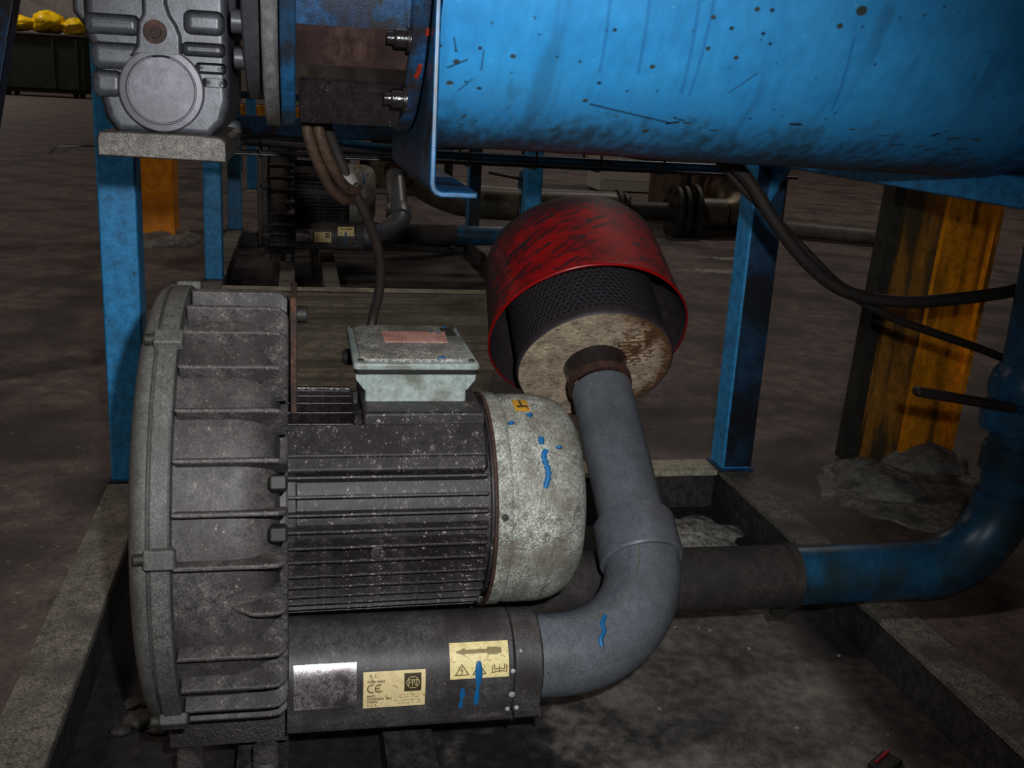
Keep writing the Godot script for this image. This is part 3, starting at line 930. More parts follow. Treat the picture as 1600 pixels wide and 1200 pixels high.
func build_blower() -> void:
	var o := thing("side_channel_blower", "big grimy grey ribbed blower with motor in the near pit", "blower", Vector3(0.0, -0.028, AZ), "side channel blowers")
	var X := Vector3.RIGHT
	var ax := Vector3(0, AY, AZ)
	var V := func(r: float, x: float) -> Vector2: return Vector2(r, x)
	# round channel housing
	var pr := [V.call(0.0, -0.14), V.call(0.236, -0.14), V.call(0.236, -0.065)]
	for k in 9:
		var a := PI * 0.5 * k / 8.0
		pr.append(V.call(0.192 + 0.044 * cos(a), -0.065 + 0.044 * sin(a)))
	pr.append_array([V.call(0.15, -0.018), V.call(0.0, -0.016)])
	var body := part("impeller_housing", mb().lathe(ax, X, pr, 96), M.cast, o)
	# clamping flange and domed cover
	part("housing_flange", mb().lathe(ax, X, [V.call(0.20, -0.139), V.call(0.2535, -0.139), V.call(0.256, -0.1365), V.call(0.256, -0.1215), V.call(0.2545, -0.1195), V.call(0.225, -0.1185)], 96, 20.0), M.cover, o)
	part("housing_cover", mb().lathe(ax, X, [V.call(0.0, -0.166), V.call(0.10, -0.166), V.call(0.19, -0.1645), V.call(0.225, -0.161), V.call(0.240, -0.157), V.call(0.2500, -0.1515), V.call(0.2545, -0.1450), V.call(0.2545, -0.1415), V.call(0.250, -0.1405), V.call(0.250, -0.138)], 96, 40.0), M.cover, o)
	# ribs across the channel
	var pts := PackedVector2Array([Vector2(-0.118, 0.225), Vector2(-0.118, 0.2525), Vector2(-0.030, 0.2525), Vector2(-0.018, 0.251), Vector2(-0.011, 0.245), Vector2(-0.009, 0.238), Vector2(-0.009, 0.195), Vector2(-0.04, 0.195)])
	org = Vector3.ZERO
	var rib := mb().prism(pts, fr_xy(-0.0031), 0.0062, 0.0026).mesh(Vector3.ZERO)
	var shortp := PackedVector2Array([Vector2(-0.066, 0.228), Vector2(-0.064, 0.236), Vector2(-0.054, 0.2440), Vector2(-0.045, 0.2500), Vector2(-0.034, 0.2520), Vector2(-0.018, 0.250), Vector2(-0.011, 0.245), Vector2(-0.009, 0.238), Vector2(-0.009, 0.195), Vector2(-0.04, 0.195)])
	var rib_short := mb().prism(shortp, fr_xy(-0.0031), 0.0062, 0.0026).mesh(Vector3.ZERO)
	org = o.position
	for k in 30:
		var a := 11.5 + 11.92 * k
		if k == 29:
			a = 357.0
		shared("rib", rib_short if k == 7 else rib, M.cast, o, ax, Vector3(deg_to_rad(a), 0, 0))
	# bolt bosses on the flange
	for k in 7:
		var a := deg_to_rad(28.5 + 51.6 * k)
		var bs := Basis(X, a)
		var boss := part("bolt_boss", mb().box(ax + bs * Vector3(-0.128, 0.258, 0), Vector3(0.030, 0.014, 0.021), 0.003, bs), M.cover, o)
		part("bolt_head", mb().lathe(ax + bs * Vector3(-0.1515, 0.258, 0), X, [V.call(0.0, 0.0), V.call(0.0055, 0.0), V.call(0.0065, 0.001), V.call(0.0065, 0.011)], 6, 10.0), M.iron, boss)
	# tabs between housing and motor side
	for a in [63.0, 75.5]:
		var bs := Basis(X, deg_to_rad(a))
		part("lug", mb().box(ax + bs * Vector3(-0.0185, 0.226, 0.004), Vector3(0.018, 0.026, 0.016), 0.003, bs), M.iron, o)
	part("rear_disc", mb().lathe(ax, X, [V.call(0.0, -0.02), V.call(0.148, -0.020), V.call(0.150, -0.018), V.call(0.150, -0.012), V.call(0.148, -0.010), V.call(0.0, -0.010)], 72), M.cast, o)
	# base of the casting and its rubber feet
	part("base", mb().prism(PackedVector2Array([Vector2(-1.31, 0.001), Vector2(-1.095, 0.001), Vector2(-1.08, 0.008), Vector2(-1.10, 0.05), Vector2(-1.30, 0.05), Vector2(-1.32, 0.008)]), fr_zy(-0.146), 0.138, 0.004), M.oily, o)
	for z in [-1.075, -1.325]:
		for x in [-0.036, -0.12]:
			part("rubber_foot", mb().lathe(Vector3(x, -0.028, z), Vector3.UP, [V.call(0.0, 0.0), V.call(0.013, 0.0), V.call(0.0155, 0.004), V.call(0.0155, 0.012), V.call(0.012, 0.016), V.call(0.0155, 0.020), V.call(0.0145, 0.032), V.call(0.0, 0.034)], 20), M.cast, o)
	# rusty lifting plate behind the housing
	var lp := part("lifting_plate", mb().prism(PackedVector2Array([Vector2(-1.262, 0.39), Vector2(-1.138, 0.39), Vector2(-1.136, 0.50), Vector2(-1.15, 0.519), Vector2(-1.25, 0.519), Vector2(-1.264, 0.50)]), fr_zy(-0.0075), 0.0075, 0.0014), M.rust, o, "rusty brown plate")
	part("bolt_head", mb().lathe(Vector3(0.0, 0.498, -1.165), X, [V.call(0.010, 0.0), V.call(0.010, 0.010), V.call(0.008, 0.012), V.call(0.0, 0.012)], 6, 10.0), M.iron, lp)
	# motor
	part("motor_body", mb().lathe(ax, X, [V.call(0.0, -0.012), V.call(0.120, -0.012), V.call(0.120, -0.002), V.call(0.115, 0.0), V.call(0.115, 0.218), V.call(0.123, 0.2185), V.call(0.123, 0.226), V.call(0.0, 0.226)], 64), M.motor, o)
	var fin := mb().prism(PackedVector2Array([Vector2(-0.016, 0.112), Vector2(-0.016, 0.1335), Vector2(-0.012, 0.1365), Vector2(0.211, 0.1345), Vector2(0.214, 0.132), Vector2(0.214, 0.112)]), fr_xy(-0.0019), 0.0038, 0.0012).mesh(Vector3.ZERO)
	var fin_short := mb().prism(PackedVector2Array([Vector2(-0.016, 0.112), Vector2(-0.016, 0.1335), Vector2(-0.012, 0.1365), Vector2(0.062, 0.136), Vector2(0.065, 0.133), Vector2(0.065, 0.112)]), fr_xy(-0.0019), 0.0038, 0.0012).mesh(Vector3.ZERO)
	for a in [58.5, 67.5, 76.0, 84.0, 92.0, 99.5, 108.0, 115.5, 123.5, 131.5, 140.0, 149.0, 158.0, 168.0, 180.0]:
		shared("cooling_fin", fin, M.motor, o, ax, Vector3(deg_to_rad(a), 0, 0))
		if a < 180.0:
			shared("cooling_fin", fin, M.motor, o, ax, Vector3(deg_to_rad(-a), 0, 0))
	for a in [-26.0, -18.0, -10.0, -2.0, 6.0, 14.0, 22.0, 30.0]:
		shared("cooling_fin", fin_short, M.oily, o, ax, Vector3(deg_to_rad(a), 0, 0))
	# flat shoulders on the frame beside the terminal box
	for s in [1.0, -1.0]:
		var b1 := Basis(X, deg_to_rad(39.0 * s))
		part("shoulder", mb().box(ax + b1 * Vector3(0.099, 0.1205, 0), Vector3(0.229, 0.026, 0.044), 0.003, b1), M.motor, o)
		var b2 := Basis(X, deg_to_rad(49.0 * s))
		part("shoulder", mb().box(ax + b2 * Vector3(0.099, 0.119, 0), Vector3(0.229, 0.026, 0.030), 0.004, b2), M.motor, o)
	part("box_seat", mb().box(Vector3(0.145, 0.380, AZ - 0.01), Vector3(0.142, 0.022, 0.15), 0.004), M.motor, o)
	# eye for the earth screw on the side of the frame
	var bl := Basis(X, deg_to_rad(96.0))
	part("screw_boss", mb().lathe(ax + bl * Vector3(0.088, 0.115, 0), bl * Vector3.UP, [V.call(0.009, 0.0), V.call(0.009, 0.020), V.call(0.0075, 0.022), V.call(0.004, 0.022), V.call(0.003, 0.017), V.call(0.0, 0.017)], 18), M.motor, o)
	# fan cowl
	var cy := Vector3(0, AY - 0.004, AZ)
	var cowl := part("fan_cowl", mb().lathe(cy, X, [V.call(0.128, 0.221), V.call(0.1315, 0.221), V.call(0.1325, 0.2225), V.call(0.1325, 0.238), V.call(0.1315, 0.2405), V.call(0.1295, 0.2425), V.call(0.1295, 0.246), V.call(0.1305, 0.249), V.call(0.1305, 0.290), V.call(0.127, 0.308), V.call(0.119, 0.324), V.call(0.107, 0.334), V.call(0.09, 0.339), V.call(0.0, 0.340)], 80), M.cowl, o, "mottled pale grey cowl")
	part("rusty_rim", mb().lathe(cy, X, [V.call(0.130, 0.2203), V.call(0.1335, 0.2203), V.call(0.1337, 0.2225), V.call(0.1325, 0.2245)], 80), M.rust, cowl)
	for a in [78.0, 168.0, -78.0]:
		var b3 := Basis(X, deg_to_rad(a))
		part("screw_head", mb().lathe(cy + b3 * Vector3(0.2315, 0.131, 0), b3 * Vector3.UP, [V.call(0.0045, 0.0), V.call(0.004, 0.0035), V.call(0.0, 0.0038)], 12), M.iron, cowl)
	build_cowl_marks(cowl, cy)
	build_terminal_box(o)
	# silencer boxes under the motor, air inlet in front and outlet behind
	for k in 2:
		var back := k == 1
		var shift := Vector3(0, -0.012, -0.2) if back else Vector3.ZERO
		var fz := Transform3D(Basis(Vector3.BACK, Vector3.UP, Vector3.RIGHT), Vector3(-0.012, 0, 0) + shift)
		var fe := Transform3D(Basis(Vector3.BACK, Vector3.UP, Vector3.RIGHT), Vector3(0.2635, 0, 0) + shift)
		var sl := part("silencer", mb().prism(sil_section(), fz, 0.262, 0.002), M.silencer, o)
		part("end_cap", mb().prism(sil_section(-0.001), Transform3D(fe.basis, fe.origin - Vector3(0.0135, 0, 0)), 0.036, 0.004), M.silencer, sl)
		if not back:
			build_silencer_marks(sl)
	org = Vector3.ZERO
	again(o, Vector3(0, 0.02, -PITCH), "grey ribbed blower in shadow in the pit behind, beyond a pale kerb", "side channel blowers")

func build_cowl_marks(cowl: Node3D, cy: Vector3) -> void:
	# yellow rotation arrow and blue paint runs
	var im := sticker_base(96, 96, Color(0.80, 0.58, 0.06), 5, 0.15)
	var ink := Color(0.13, 0.08, 0.05)
	stroke(im, Vector2(46, 6), Vector2(50, 58), 15, ink)
	strokes(im, [Vector2(22, 60), Vector2(52, 60), Vector2(84, 58)], 12, ink, 0.95)
	stroke(im, Vector2(32, 56), Vector2(24, 66), 9, ink)
	stroke(im, Vector2(70, 56), Vector2(88, 78), 8, ink, 0.8)
	var m := mb()
	var k := 8
	for i in k:
		var a0 := deg_to_rad(4.0 + 13.0 * i / k)
		var a1 := deg_to_rad(4.0 + 13.0 * (i + 1) / k)
		var q := []
		for e in [[a0, 0.2555, 0.0], [a0, 0.2735, 1.0], [a1, 0.2755, 1.0], [a1, 0.2575, 0.0]]:
			q.append([cy + Vector3(e[1], 0.1312 * cos(e[0]), 0.1312 * sin(e[0])), Vector3(0, cos(e[0]), sin(e[0]))])
		var v0 := float(i) / k
		var v1 := float(i + 1) / k
		m.quad(q[0][0], q[1][0], q[2][0], q[3][0], q[0][1], q[1][1], q[2][1], q[3][1], Vector2(0, v0), Vector2(1, v0), Vector2(1, v1), Vector2(0, v1))
	part("arrow_sticker", m, printed(im), cowl, "yellow sticker with a black arrow")
	var on := func(x: float, deg: float) -> Vector3: return cy + Vector3(x, 0.1302 * cos(deg_to_rad(deg)), 0.1302 * sin(deg_to_rad(deg)))
	for run in [[[0.284, 44.0], [0.281, 46.0], [0.2805, 49.0], [0.283, 53.0], [0.284, 57.0], [0.2815, 61.0], [0.279, 64.0]], [[0.280, 36.5], [0.2795, 38.5], [0.2795, 40.5]], [[0.272, 19.5], [0.2725, 21.5]], [[0.2475, 26.0], [0.2475, 27.5]], [[0.3, 42.0], [0.3, 43.0]]]:
		var p := []
		for q in run:
			p.append(on.call(q[0], q[1]))
		p = spline(p, 4)
		var rads := []
		for i in p.size():
			rads.append(0.0036 * (0.6 + 0.6 * absf(sin(i * 1.1 + 0.6))) if i < p.size() - 1 else 0.0012)
		part("paint_drip", mb().tube(p, rads, 8), M.drip, cowl, "blue paint drip")

func build_terminal_box(o: Node3D) -> void:
	var zf := -1.178
	var zb := -1.362
	var zm := (zf + zb) * 0.5
	var b := part("terminal_box", mb().box(Vector3(0.1385, 0.405, zm), Vector3(0.121, 0.052, 0.18), 0.003), M.boxbody, o, "pale grey terminal box")
	# corner pillars that taper out to the lid
	for s in [-1.0, 1.0]:
		for e in [[zf - 0.004, 1.0], [zb + 0.004, -1.0]]:
			var poly := PackedVector2Array([Vector2(0.058 * s, 0.432), Vector2(0.0715 * s, 0.432), Vector2(0.0715 * s, 0.417), Vector2(0.0615 * s, 0.404), Vector2(0.058 * s, 0.404)])
			for i in poly.size():
				poly[i] += Vector2(0.1385, 0)
			part("corner_pillar", mb().prism(poly, fr_xy(minf(e[0], e[0] - 0.016 * e[1])), 0.016, 0.001), M.boxbody, b)
	part("gasket", mb().prism(rounded_rect(0.1455, 0.192, 0.006, 3, Vector2(0.1385, zm)), fr_xz(0.4255), 0.006, 0.0008), M.dark, b)
	var lid := part("lid", mb().prism(rounded_rect(0.149, 0.196, 0.006, 4, Vector2(0.1385, zm)), fr_xz(0.430), 0.0095, 0.003), M.boxbody, b)
	var cut := PackedVector2Array([Vector2(-0.054, -0.088), Vector2(0.054, -0.088), Vector2(0.0665, -0.076), Vector2(0.0665, 0.078), Vector2(0.054, 0.090), Vector2(-0.054, 0.090), Vector2(-0.0665, 0.078), Vector2(-0.0665, -0.076)])
	for i in cut.size():
		cut[i] += Vector2(0.1385, zm)
	part("lid_panel", mb().prism(cut, fr_xz(0.4365), 0.0065, 0.002), M.boxlid, lid, "lid panel under grey dust")
	for s in [-1.0, 1.0]:
		for z in [zf - 0.006, zb + 0.006]:
			part("screw_head", mb().lathe(Vector3(0.1385 + s * 0.0655, 0.4385, z), Vector3.UP, [Vector2(0.0038, 0.0), Vector2(0.0034, 0.003), Vector2(0.0, 0.0032)], 10), M.iron, lid)
	part("sticker", mb().prism(PackedVector2Array([Vector2(0.107, -1.321), Vector2(0.190, -1.321), Vector2(0.186, -1.262), Vector2(0.107, -1.262)]), fr_xz(0.4428), 0.0007), M.pink, lid, "faded pink sticker")
	part("clean_patch", mb().prism(rounded_rect(0.017, 0.05, 0.002, 2, Vector2(0.194, -1.322)), fr_xz(0.4427), 0.0005), M.iron, lid)
	for q in [[0.193, -1.352, 0.0034], [0.181, -1.312, 0.0042], [0.172, -1.318, 0.003], [0.170, -1.188, 0.0042], [0.166, -1.187, 0.003]]:
		part("paint_drip", mb().lathe(Vector3(q[0], 0.4428, q[1]), Vector3.UP, [Vector2(q[2], 0.0), Vector2(q[2] * 0.7, 0.001), Vector2(0.0, 0.0013)], 12), M.drip, lid, "blue paint spot")
	part("cable_gland", mb().lathe(Vector3(0.076, 0.405, -1.335), Vector3(-1, 0, 0), [Vector2(0.011, 0.0), Vector2(0.011, 0.012), Vector2(0.008, 0.018), Vector2(0.0, 0.018)], 14), M.dark, b)
	part("cable_gland", mb().lathe(Vector3(0.096, 0.408, zb), Vector3(0, 0.25, -1), [Vector2(0.010, 0.0), Vector2(0.010, 0.014), Vector2(0.007, 0.022), Vector2(0.0, 0.022)], 14), M.dark, b)

func build_silencer_marks(sl: Node3D) -> void:
	part("nameplate", wrap_sheet(-0.004, 0.066, 0.019, 0.072, 0.0009), M.chrome, sl, "worn shiny metal nameplate")
	# maker's label
	var w := 420
	var h := 252
	var im := sticker_base(w, h, Color(1.0, 0.90, 0.67), 3, 0.10)
	var ink := Color(0.20, 0.16, 0.11)
	letters(im, "Q.C.", 46, 18, 4.0, ink, 0.85)
	letters(im, "4105-4102", 28, 58, 3.4, ink, 0.8)
	for q in [[54.0, false], [106.0, true]]:
		var arc := []
		for k in 13:
			var a := deg_to_rad(60.0 + 20.0 * k)
			arc.append(Vector2(q[0] + 26.0 * cos(a), 112.0 - 27.0 * sin(a)))
		strokes(im, arc, 6.5, ink)
		if q[1]:
			stroke(im, Vector2(82, 112), Vector2(104, 112), 6.0, ink)
	letters(im, "MADE", 28, 160, 3.2, ink, 0.75)
	letters(im, "TRADEMARK AND", 28, 182, 3.2, ink, 0.75)
	letters(im, "FRANCE", 28, 204, 3.2, ink, 0.8)
	letters(im, "U.S.A.", 28, 226, 3.2, ink, 0.75)
	for j in range(20, 144):
		for i in range(276, 392):
			im.set_pixel(i, j, Color(0.22, 0.18, 0.12).lerp(im.get_pixel(i, j), 0.08))
	var lit := Color(0.86, 0.78, 0.55)
	var hx := []
	for k in 7:
		hx.append(Vector2(334 + 46 * cos(TAU * k / 6), 82 + 42 * sin(TAU * k / 6)))
	for k in 6:
		stroke(im, hx[k].lerp(hx[k + 1], 0.12), hx[k].lerp(hx[k + 1], 0.88), 5.5, lit)
	strokes(im, [Vector2(307, 101), Vector2(307, 64), Vector2(323, 64)], 5.0, lit)
	stroke(im, Vector2(307, 82), Vector2(320, 82), 5.0, lit)
	strokes(im, [Vector2(330, 101), Vector2(330, 64), Vector2(342, 66), Vector2(345, 74), Vector2(341, 82), Vector2(330, 83)], 5.0, lit)
	strokes(im, [Vector2(349, 65), Vector2(365, 65), Vector2(350, 100), Vector2(367, 100)], 5.0, lit)
	var r := RandomNumberGenerator.new()
	r.seed = 12
	for line in 4:
		var x := 212.0
		while x < 388.0:
			var l := r.randf_range(3.0, 9.0)
			if r.randf() > 0.25:
				stroke(im, Vector2(x, 166 + line * 21), Vector2(x + l, 166 + line * 21 + r.randf_range(-4, 4)), 4.0, ink, r.randf_range(0.25, 0.65))
			x += l + 4.0
	part("maker_label", wrap_sheet(0.0735, 0.1445, 0.0165, 0.0605, 0.0007), printed(im, 0.45), sl, "yellowed label with CE mark and hexagon logo")
	# warning label with arrow, two triangles and a book
	w = 420
	h = 250
	im = sticker_base(w, h, Color(1.0, 0.92, 0.66), 9, 0.12)
	var shade := Color(0.33, 0.27, 0.10)
	for k in 240:
		dot(im, r.randf() * w, r.randf() * h * 0.55, r.randf_range(0.8, 2.2), r.randf_range(0.8, 2.0), shade, 0.6)
	for k in 26:
		var t := k / 25.0
		var half := 8.0
		if t < 0.2: half = 22.0 * t / 0.2
		if t > 0.68: half = 20.0
		if t > 0.92: half = 14.0
		stroke(im, Vector2(52 + t * 310, 66 - half), Vector2(52 + t * 310, 66 + half), 15.0, shade, 0.62)
	for x in [84.0, 208.0]:
		strokes(im, [Vector2(x - 46, 222), Vector2(x, 150), Vector2(x + 46, 222), Vector2(x - 46, 222)], 7.0, shade, 0.9)
	strokes(im, [Vector2(88, 168), Vector2(76, 192), Vector2(90, 190), Vector2(80, 214)], 6.0, shade, 0.85)
	strokes(im, [Vector2(300, 168), Vector2(300, 216), Vector2(346, 206), Vector2(352, 214), Vector2(358, 206), Vector2(402, 212), Vector2(402, 164)], 6.5, shade, 0.9)
	strokes(im, [Vector2(314, 160), Vector2(314, 196), Vector2(350, 188), Vector2(388, 194), Vector2(388, 160)], 6.0, shade, 0.85)
	stroke(im, Vector2(351, 166), Vector2(351, 206), 6.0, shade, 0.85)
	part("warning_label", wrap_sheet(0.173, 0.2425, 0.0465, 0.088, 0.0007), printed(im, 0.4), sl, "yellow warning label with arrow, triangles and book")
	for run in [[0.2065, 0.066, 0.012, 0.0046], [0.188, 0.034, 0.008, 0.0034]]:
		var p := []
		var rads := []
		for k in 14:
			var t := k / 13.0
			var q := sil_point(lerpf(run[1], run[2], t), 0.0003)
			p.append(Vector3(run[0] + 0.0006 * sin(t * 5.0) - 0.001 * t, q[1], q[0]))
			rads.append(run[3] * (0.35 + 0.65 * sin(PI * minf(1.0, t * 1.5 + 0.12)) if t < 0.6 else 0.42 + 0.32 * sin(PI * (t - 0.6) / 0.42)))
		part("paint_drip", mb().tube(p, rads, 10, true, 0.35, Vector3.BACK), M.drip, sl, "blue paint drip")
	for q in [[0.2475, 0.052, 0.0030], [0.2475, 0.022, 0.0038], [0.2575, 0.075, 0.0022], [0.2430, 0.003, 0.003], [0.2540, 0.004, 0.003]]:
		var s := sil_point(q[1], 0.0)
		part("white_spot", mb().lathe(Vector3(q[0], s[1], s[0]), Vector3(0, s[3], s[2]), [Vector2(q[2], 0.0), Vector2(q[2] * 0.7, 0.0012), Vector2(0.0, 0.0016)], 10), M.white, sl)

# ------------------------------------------------------------------ suction pipe and filter
const PU := Vector3(0.0, 0.569, -0.822)      # direction of the leaning pipe

func build_intake() -> void:
	var u := PU.normalized()
	var corner := Vector3(0.450, 0.088, -1.102)
	var o := thing("suction_pipe", "smooth grey plastic elbow pipe curving up from the near blower", "pipe", Vector3(0.30, 0.037, -1.102), "suction pipes")
	var rb := 0.135
	var bend := []
	var nrm := []
	var start := corner - Vector3.RIGHT * rb
	var ctr := corner - Vector3.RIGHT * rb + u * rb
	bend.append(Vector3(0.285, corner.y, corner.z))
	for k in 19:
		var a := PI * 0.5 * k / 18.0
		bend.append(ctr + Vector3.RIGHT * rb * sin(a) - u * rb * cos(a))
	var end := corner + u * rb
	part("elbow", mb().tube(bend, 0.0505, 40), M.pvc, o)
	var el: Node3D = o.get_node("elbow")
	# moulding seam along the outside of the bend that faces the camera
	var side := Vector3.RIGHT.cross(u).normalized()
	if side.z < 0.0:
		side = -side
	var seam := []
	for k in 19:
		var a := PI * 0.5 * k / 18.0
		var out := Vector3.RIGHT * sin(a) - u * cos(a)
		var dd := (side * cos(0.33) - out * sin(0.33)).normalized()
		seam.append(ctr + out * rb + dd * 0.0503)
	part("moulding_seam", mb().tube(seam, 0.0011, 6), M.galv, el)
	part("socket", mb().lathe(end - u * 0.012, u, [Vector2(0.046, 0.0), Vector2(0.0545, 0.0), Vector2(0.0565, 0.003), Vector2(0.0565, 0.058), Vector2(0.0545, 0.062), Vector2(0.046, 0.062)], 44), M.pvc, o)
	part("straight_pipe", mb().lathe(end, u, [Vector2(0.0455, 0.0), Vector2(0.0455, 0.284), Vector2(0.0435, 0.287), Vector2(0.0, 0.287)], 44), M.pvc, o)
	var dp := []
	for q in [[0.449, -0.239], [0.40, -0.16], [0.362, -0.05], [0.352, 0.088], [0.29, 0.239], [0.277, 0.416]]:
		var od: Vector3 = Vector3.RIGHT * sin(q[0]) - u * cos(q[0])
		dp.append(ctr + od * rb + (side * cos(q[1]) + od * sin(q[1])) * 0.0503)
	part("paint_drip", mb().tube(spline(dp, 4), 0.0030, 8), M.drip, el, "blue paint drip")
	again(o, Vector3(0, 0.02, -PITCH), "dark plastic elbow pipe in shadow beside the far blower", "suction pipes")

	# the filter: cartridge with end plate under a sheet-metal hood
	var c := Vector3(0.45, 0.352, -1.489)
	var f := thing("air_filter", "round air filter with scraped red hood and stained cream end plate", "air filter", c, "air filters")
	part("neck", mb().lathe(c - u * 0.042, u, [Vector2(0.044, 0.0), Vector2(0.0465, 0.001), Vector2(0.0475, 0.010), Vector2(0.0455, 0.018), Vector2(0.0465, 0.030), Vector2(0.050, 0.043)], 40), M.oily, f, "dark taped neck")
	part("rusty_band", mb().lathe(c - u * 0.043, u, [Vector2(0.044, 0.0), Vector2(0.0492, 0.0), Vector2(0.0495, 0.012), Vector2(0.046, 0.014)], 40), M.rust, f, "rusty red brown band")
	var pm := mb()
	var e1 := Vector3.RIGHT
	var e2 := u.cross(e1).normalized()
	for k in 72:
		var t0 := TAU * k / 72.0
		var t1 := TAU * (k + 1) / 72.0
		var q := []
		for e in [[t0, 0.040], [t1, 0.040], [t1, 0.1195], [t0, 0.1195]]:
			var xy := Vector2(cos(e[0]), sin(e[0])) * (e[1] as float)
			q.append([c + e1 * xy.x + e2 * xy.y, xy / 0.24 + Vector2(0.5, 0.5)])
		pm.quad(q[0][0], q[1][0], q[2][0], q[3][0], -u, -u, -u, -u, q[0][1], q[1][1], q[2][1], q[3][1])
	part("end_plate", pm, M.plateface, f, "stained cream disc")
	part("end_rim", mb().lathe(c, u, [Vector2(0.1185, 0.002), Vector2(0.1200, -0.0012), Vector2(0.1220, 0.0), Vector2(0.1225, 0.005), Vector2(0.1218, 0.013), Vector2(0.117, 0.014)], 72, 60.0), M.lining, f)
	part("mesh_cartridge", mb().lathe(c, u, [Vector2(0.1180, 0.010), Vector2(0.1180, 0.215)], 96, 32.0, Vector2(9.0, 8.5)), M.filtermesh, f, "dark expanded metal mesh")
	var hd := part("hood", mb().lathe(c, u, [Vector2(0.1592, 0.063), Vector2(0.1585, 0.066), Vector2(0.1565, 0.075), Vector2(0.1455, 0.222), Vector2(0.138, 0.238), Vector2(0.125, 0.244), Vector2(0.0, 0.247)], 96, 50.0, Vector2(1.0, 1.0 / 0.316)), M.hoodred, f, "red hood scraped down to grey")
	part("hood_lining", mb().lathe(c, u, [Vector2(0.0, 0.244), Vector2(0.124, 0.241), Vector2(0.136, 0.235), Vector2(0.1435, 0.220), Vector2(0.1545, 0.075), Vector2(0.1565, 0.063)], 96, 50.0), M.lining, hd, "dark grey inside")
	part("rolled_rim", mb().lathe(c + u * 0.063, u, [Vector2(0.1570, -0.0028), Vector2(0.1592, -0.0018), Vector2(0.1600, 0.0), Vector2(0.1592, 0.0018), Vector2(0.1575, 0.0026)], 96, 70.0), plain(Color(0.60, 0.05, 0.06), 0.3), hd)
	again(f, Vector3(0, 0.02, -PITCH), "dark filter hood hanging in shadow behind the hanging power cable", "air filters")

# ------------------------------------------------------------------ pressure pipe
func build_outlet() -> void:
	var y := 0.074
	var z := -1.312
	var o := thing("pressure_pipe", "near pressure pipe, black then blue, turning up at the right edge", "pipe", Vector3(0.6, 0.028, z), "pressure pipes")
	part("hose_section", mb().tube([Vector3(0.285, y, z), Vector3(0.50, y, z), Vector3(0.73, y, z)], 0.047, 36), M.blackpipe, o, "black dusty pipe section")
	var cl := part("clamp_band", mb().lathe(Vector3(0.716, y, z), Vector3.RIGHT, [Vector2(0.046, 0.0), Vector2(0.0495, 0.0), Vector2(0.0495, 0.013), Vector2(0.046, 0.013)], 36), M.blackpipe, o)
	part("clamp_screw", mb().box(Vector3(0.712, y - 0.052, z + 0.012), Vector3(0.030, 0.012, 0.014), 0.002), M.iron, cl)
	part("horizontal_pipe", mb().tube([Vector3(0.72, y, z), Vector3(0.84, y, z), Vector3(0.945, y, z)], 0.0445, 36), M.bluepipe, o, "blue pipe under dust")
	var rb := 0.125
	var el := []
	var cc := Vector3(0.945, y + rb, z)
	for k in 17:
		var a := PI * 0.5 * k / 16.0
		el.append(cc + Vector3(rb * sin(a), -rb * cos(a), 0))
	part("elbow", mb().tube(el, 0.0455, 36), M.bluepipe, o, "blue elbow")
	var rx := 0.945 + rb
	part("riser", mb().tube([Vector3(rx, y + rb, z), Vector3(rx, 0.40, z), Vector3(rx, 0.66, z)], 0.040, 36), M.bluepipe, o)
	part("sleeve", mb().lathe(Vector3(rx, 0.235, z), Vector3.UP, [Vector2(0.041, 0.0), Vector2(0.047, 0.001), Vector2(0.047, 0.040), Vector2(0.044, 0.043), Vector2(0.040, 0.043)], 36), M.bluepipe, o)
	part("union_nut", mb().lathe(Vector3(rx, 0.300, z), Vector3.UP, [Vector2(0.041, 0.0), Vector2(0.056, 0.002), Vector2(0.058, 0.008), Vector2(0.058, 0.036), Vector2(0.054, 0.041), Vector2(0.044, 0.043)], 36), M.bluepipe, o)
	part("valve_body", mb().lathe(Vector3(rx, 0.345, z), Vector3.UP, [Vector2(0.040, 0.0), Vector2(0.052, 0.006), Vector2(0.055, 0.022), Vector2(0.050, 0.044), Vector2(0.041, 0.058)], 36), M.bluepipe, o)
	var hb := Basis(Vector3.BACK, deg_to_rad(-9.0))
	part("valve_handle", mb().box(Vector3(0.948, 0.359, z + 0.03), Vector3(0.170, 0.013, 0.020), 0.004, hb), M.rubber, o, "black lever handle")
	again(o, Vector3(0, 0.02, -PITCH), "far dark and blue pressure pipe lying behind the red hood", "pressure pipes")

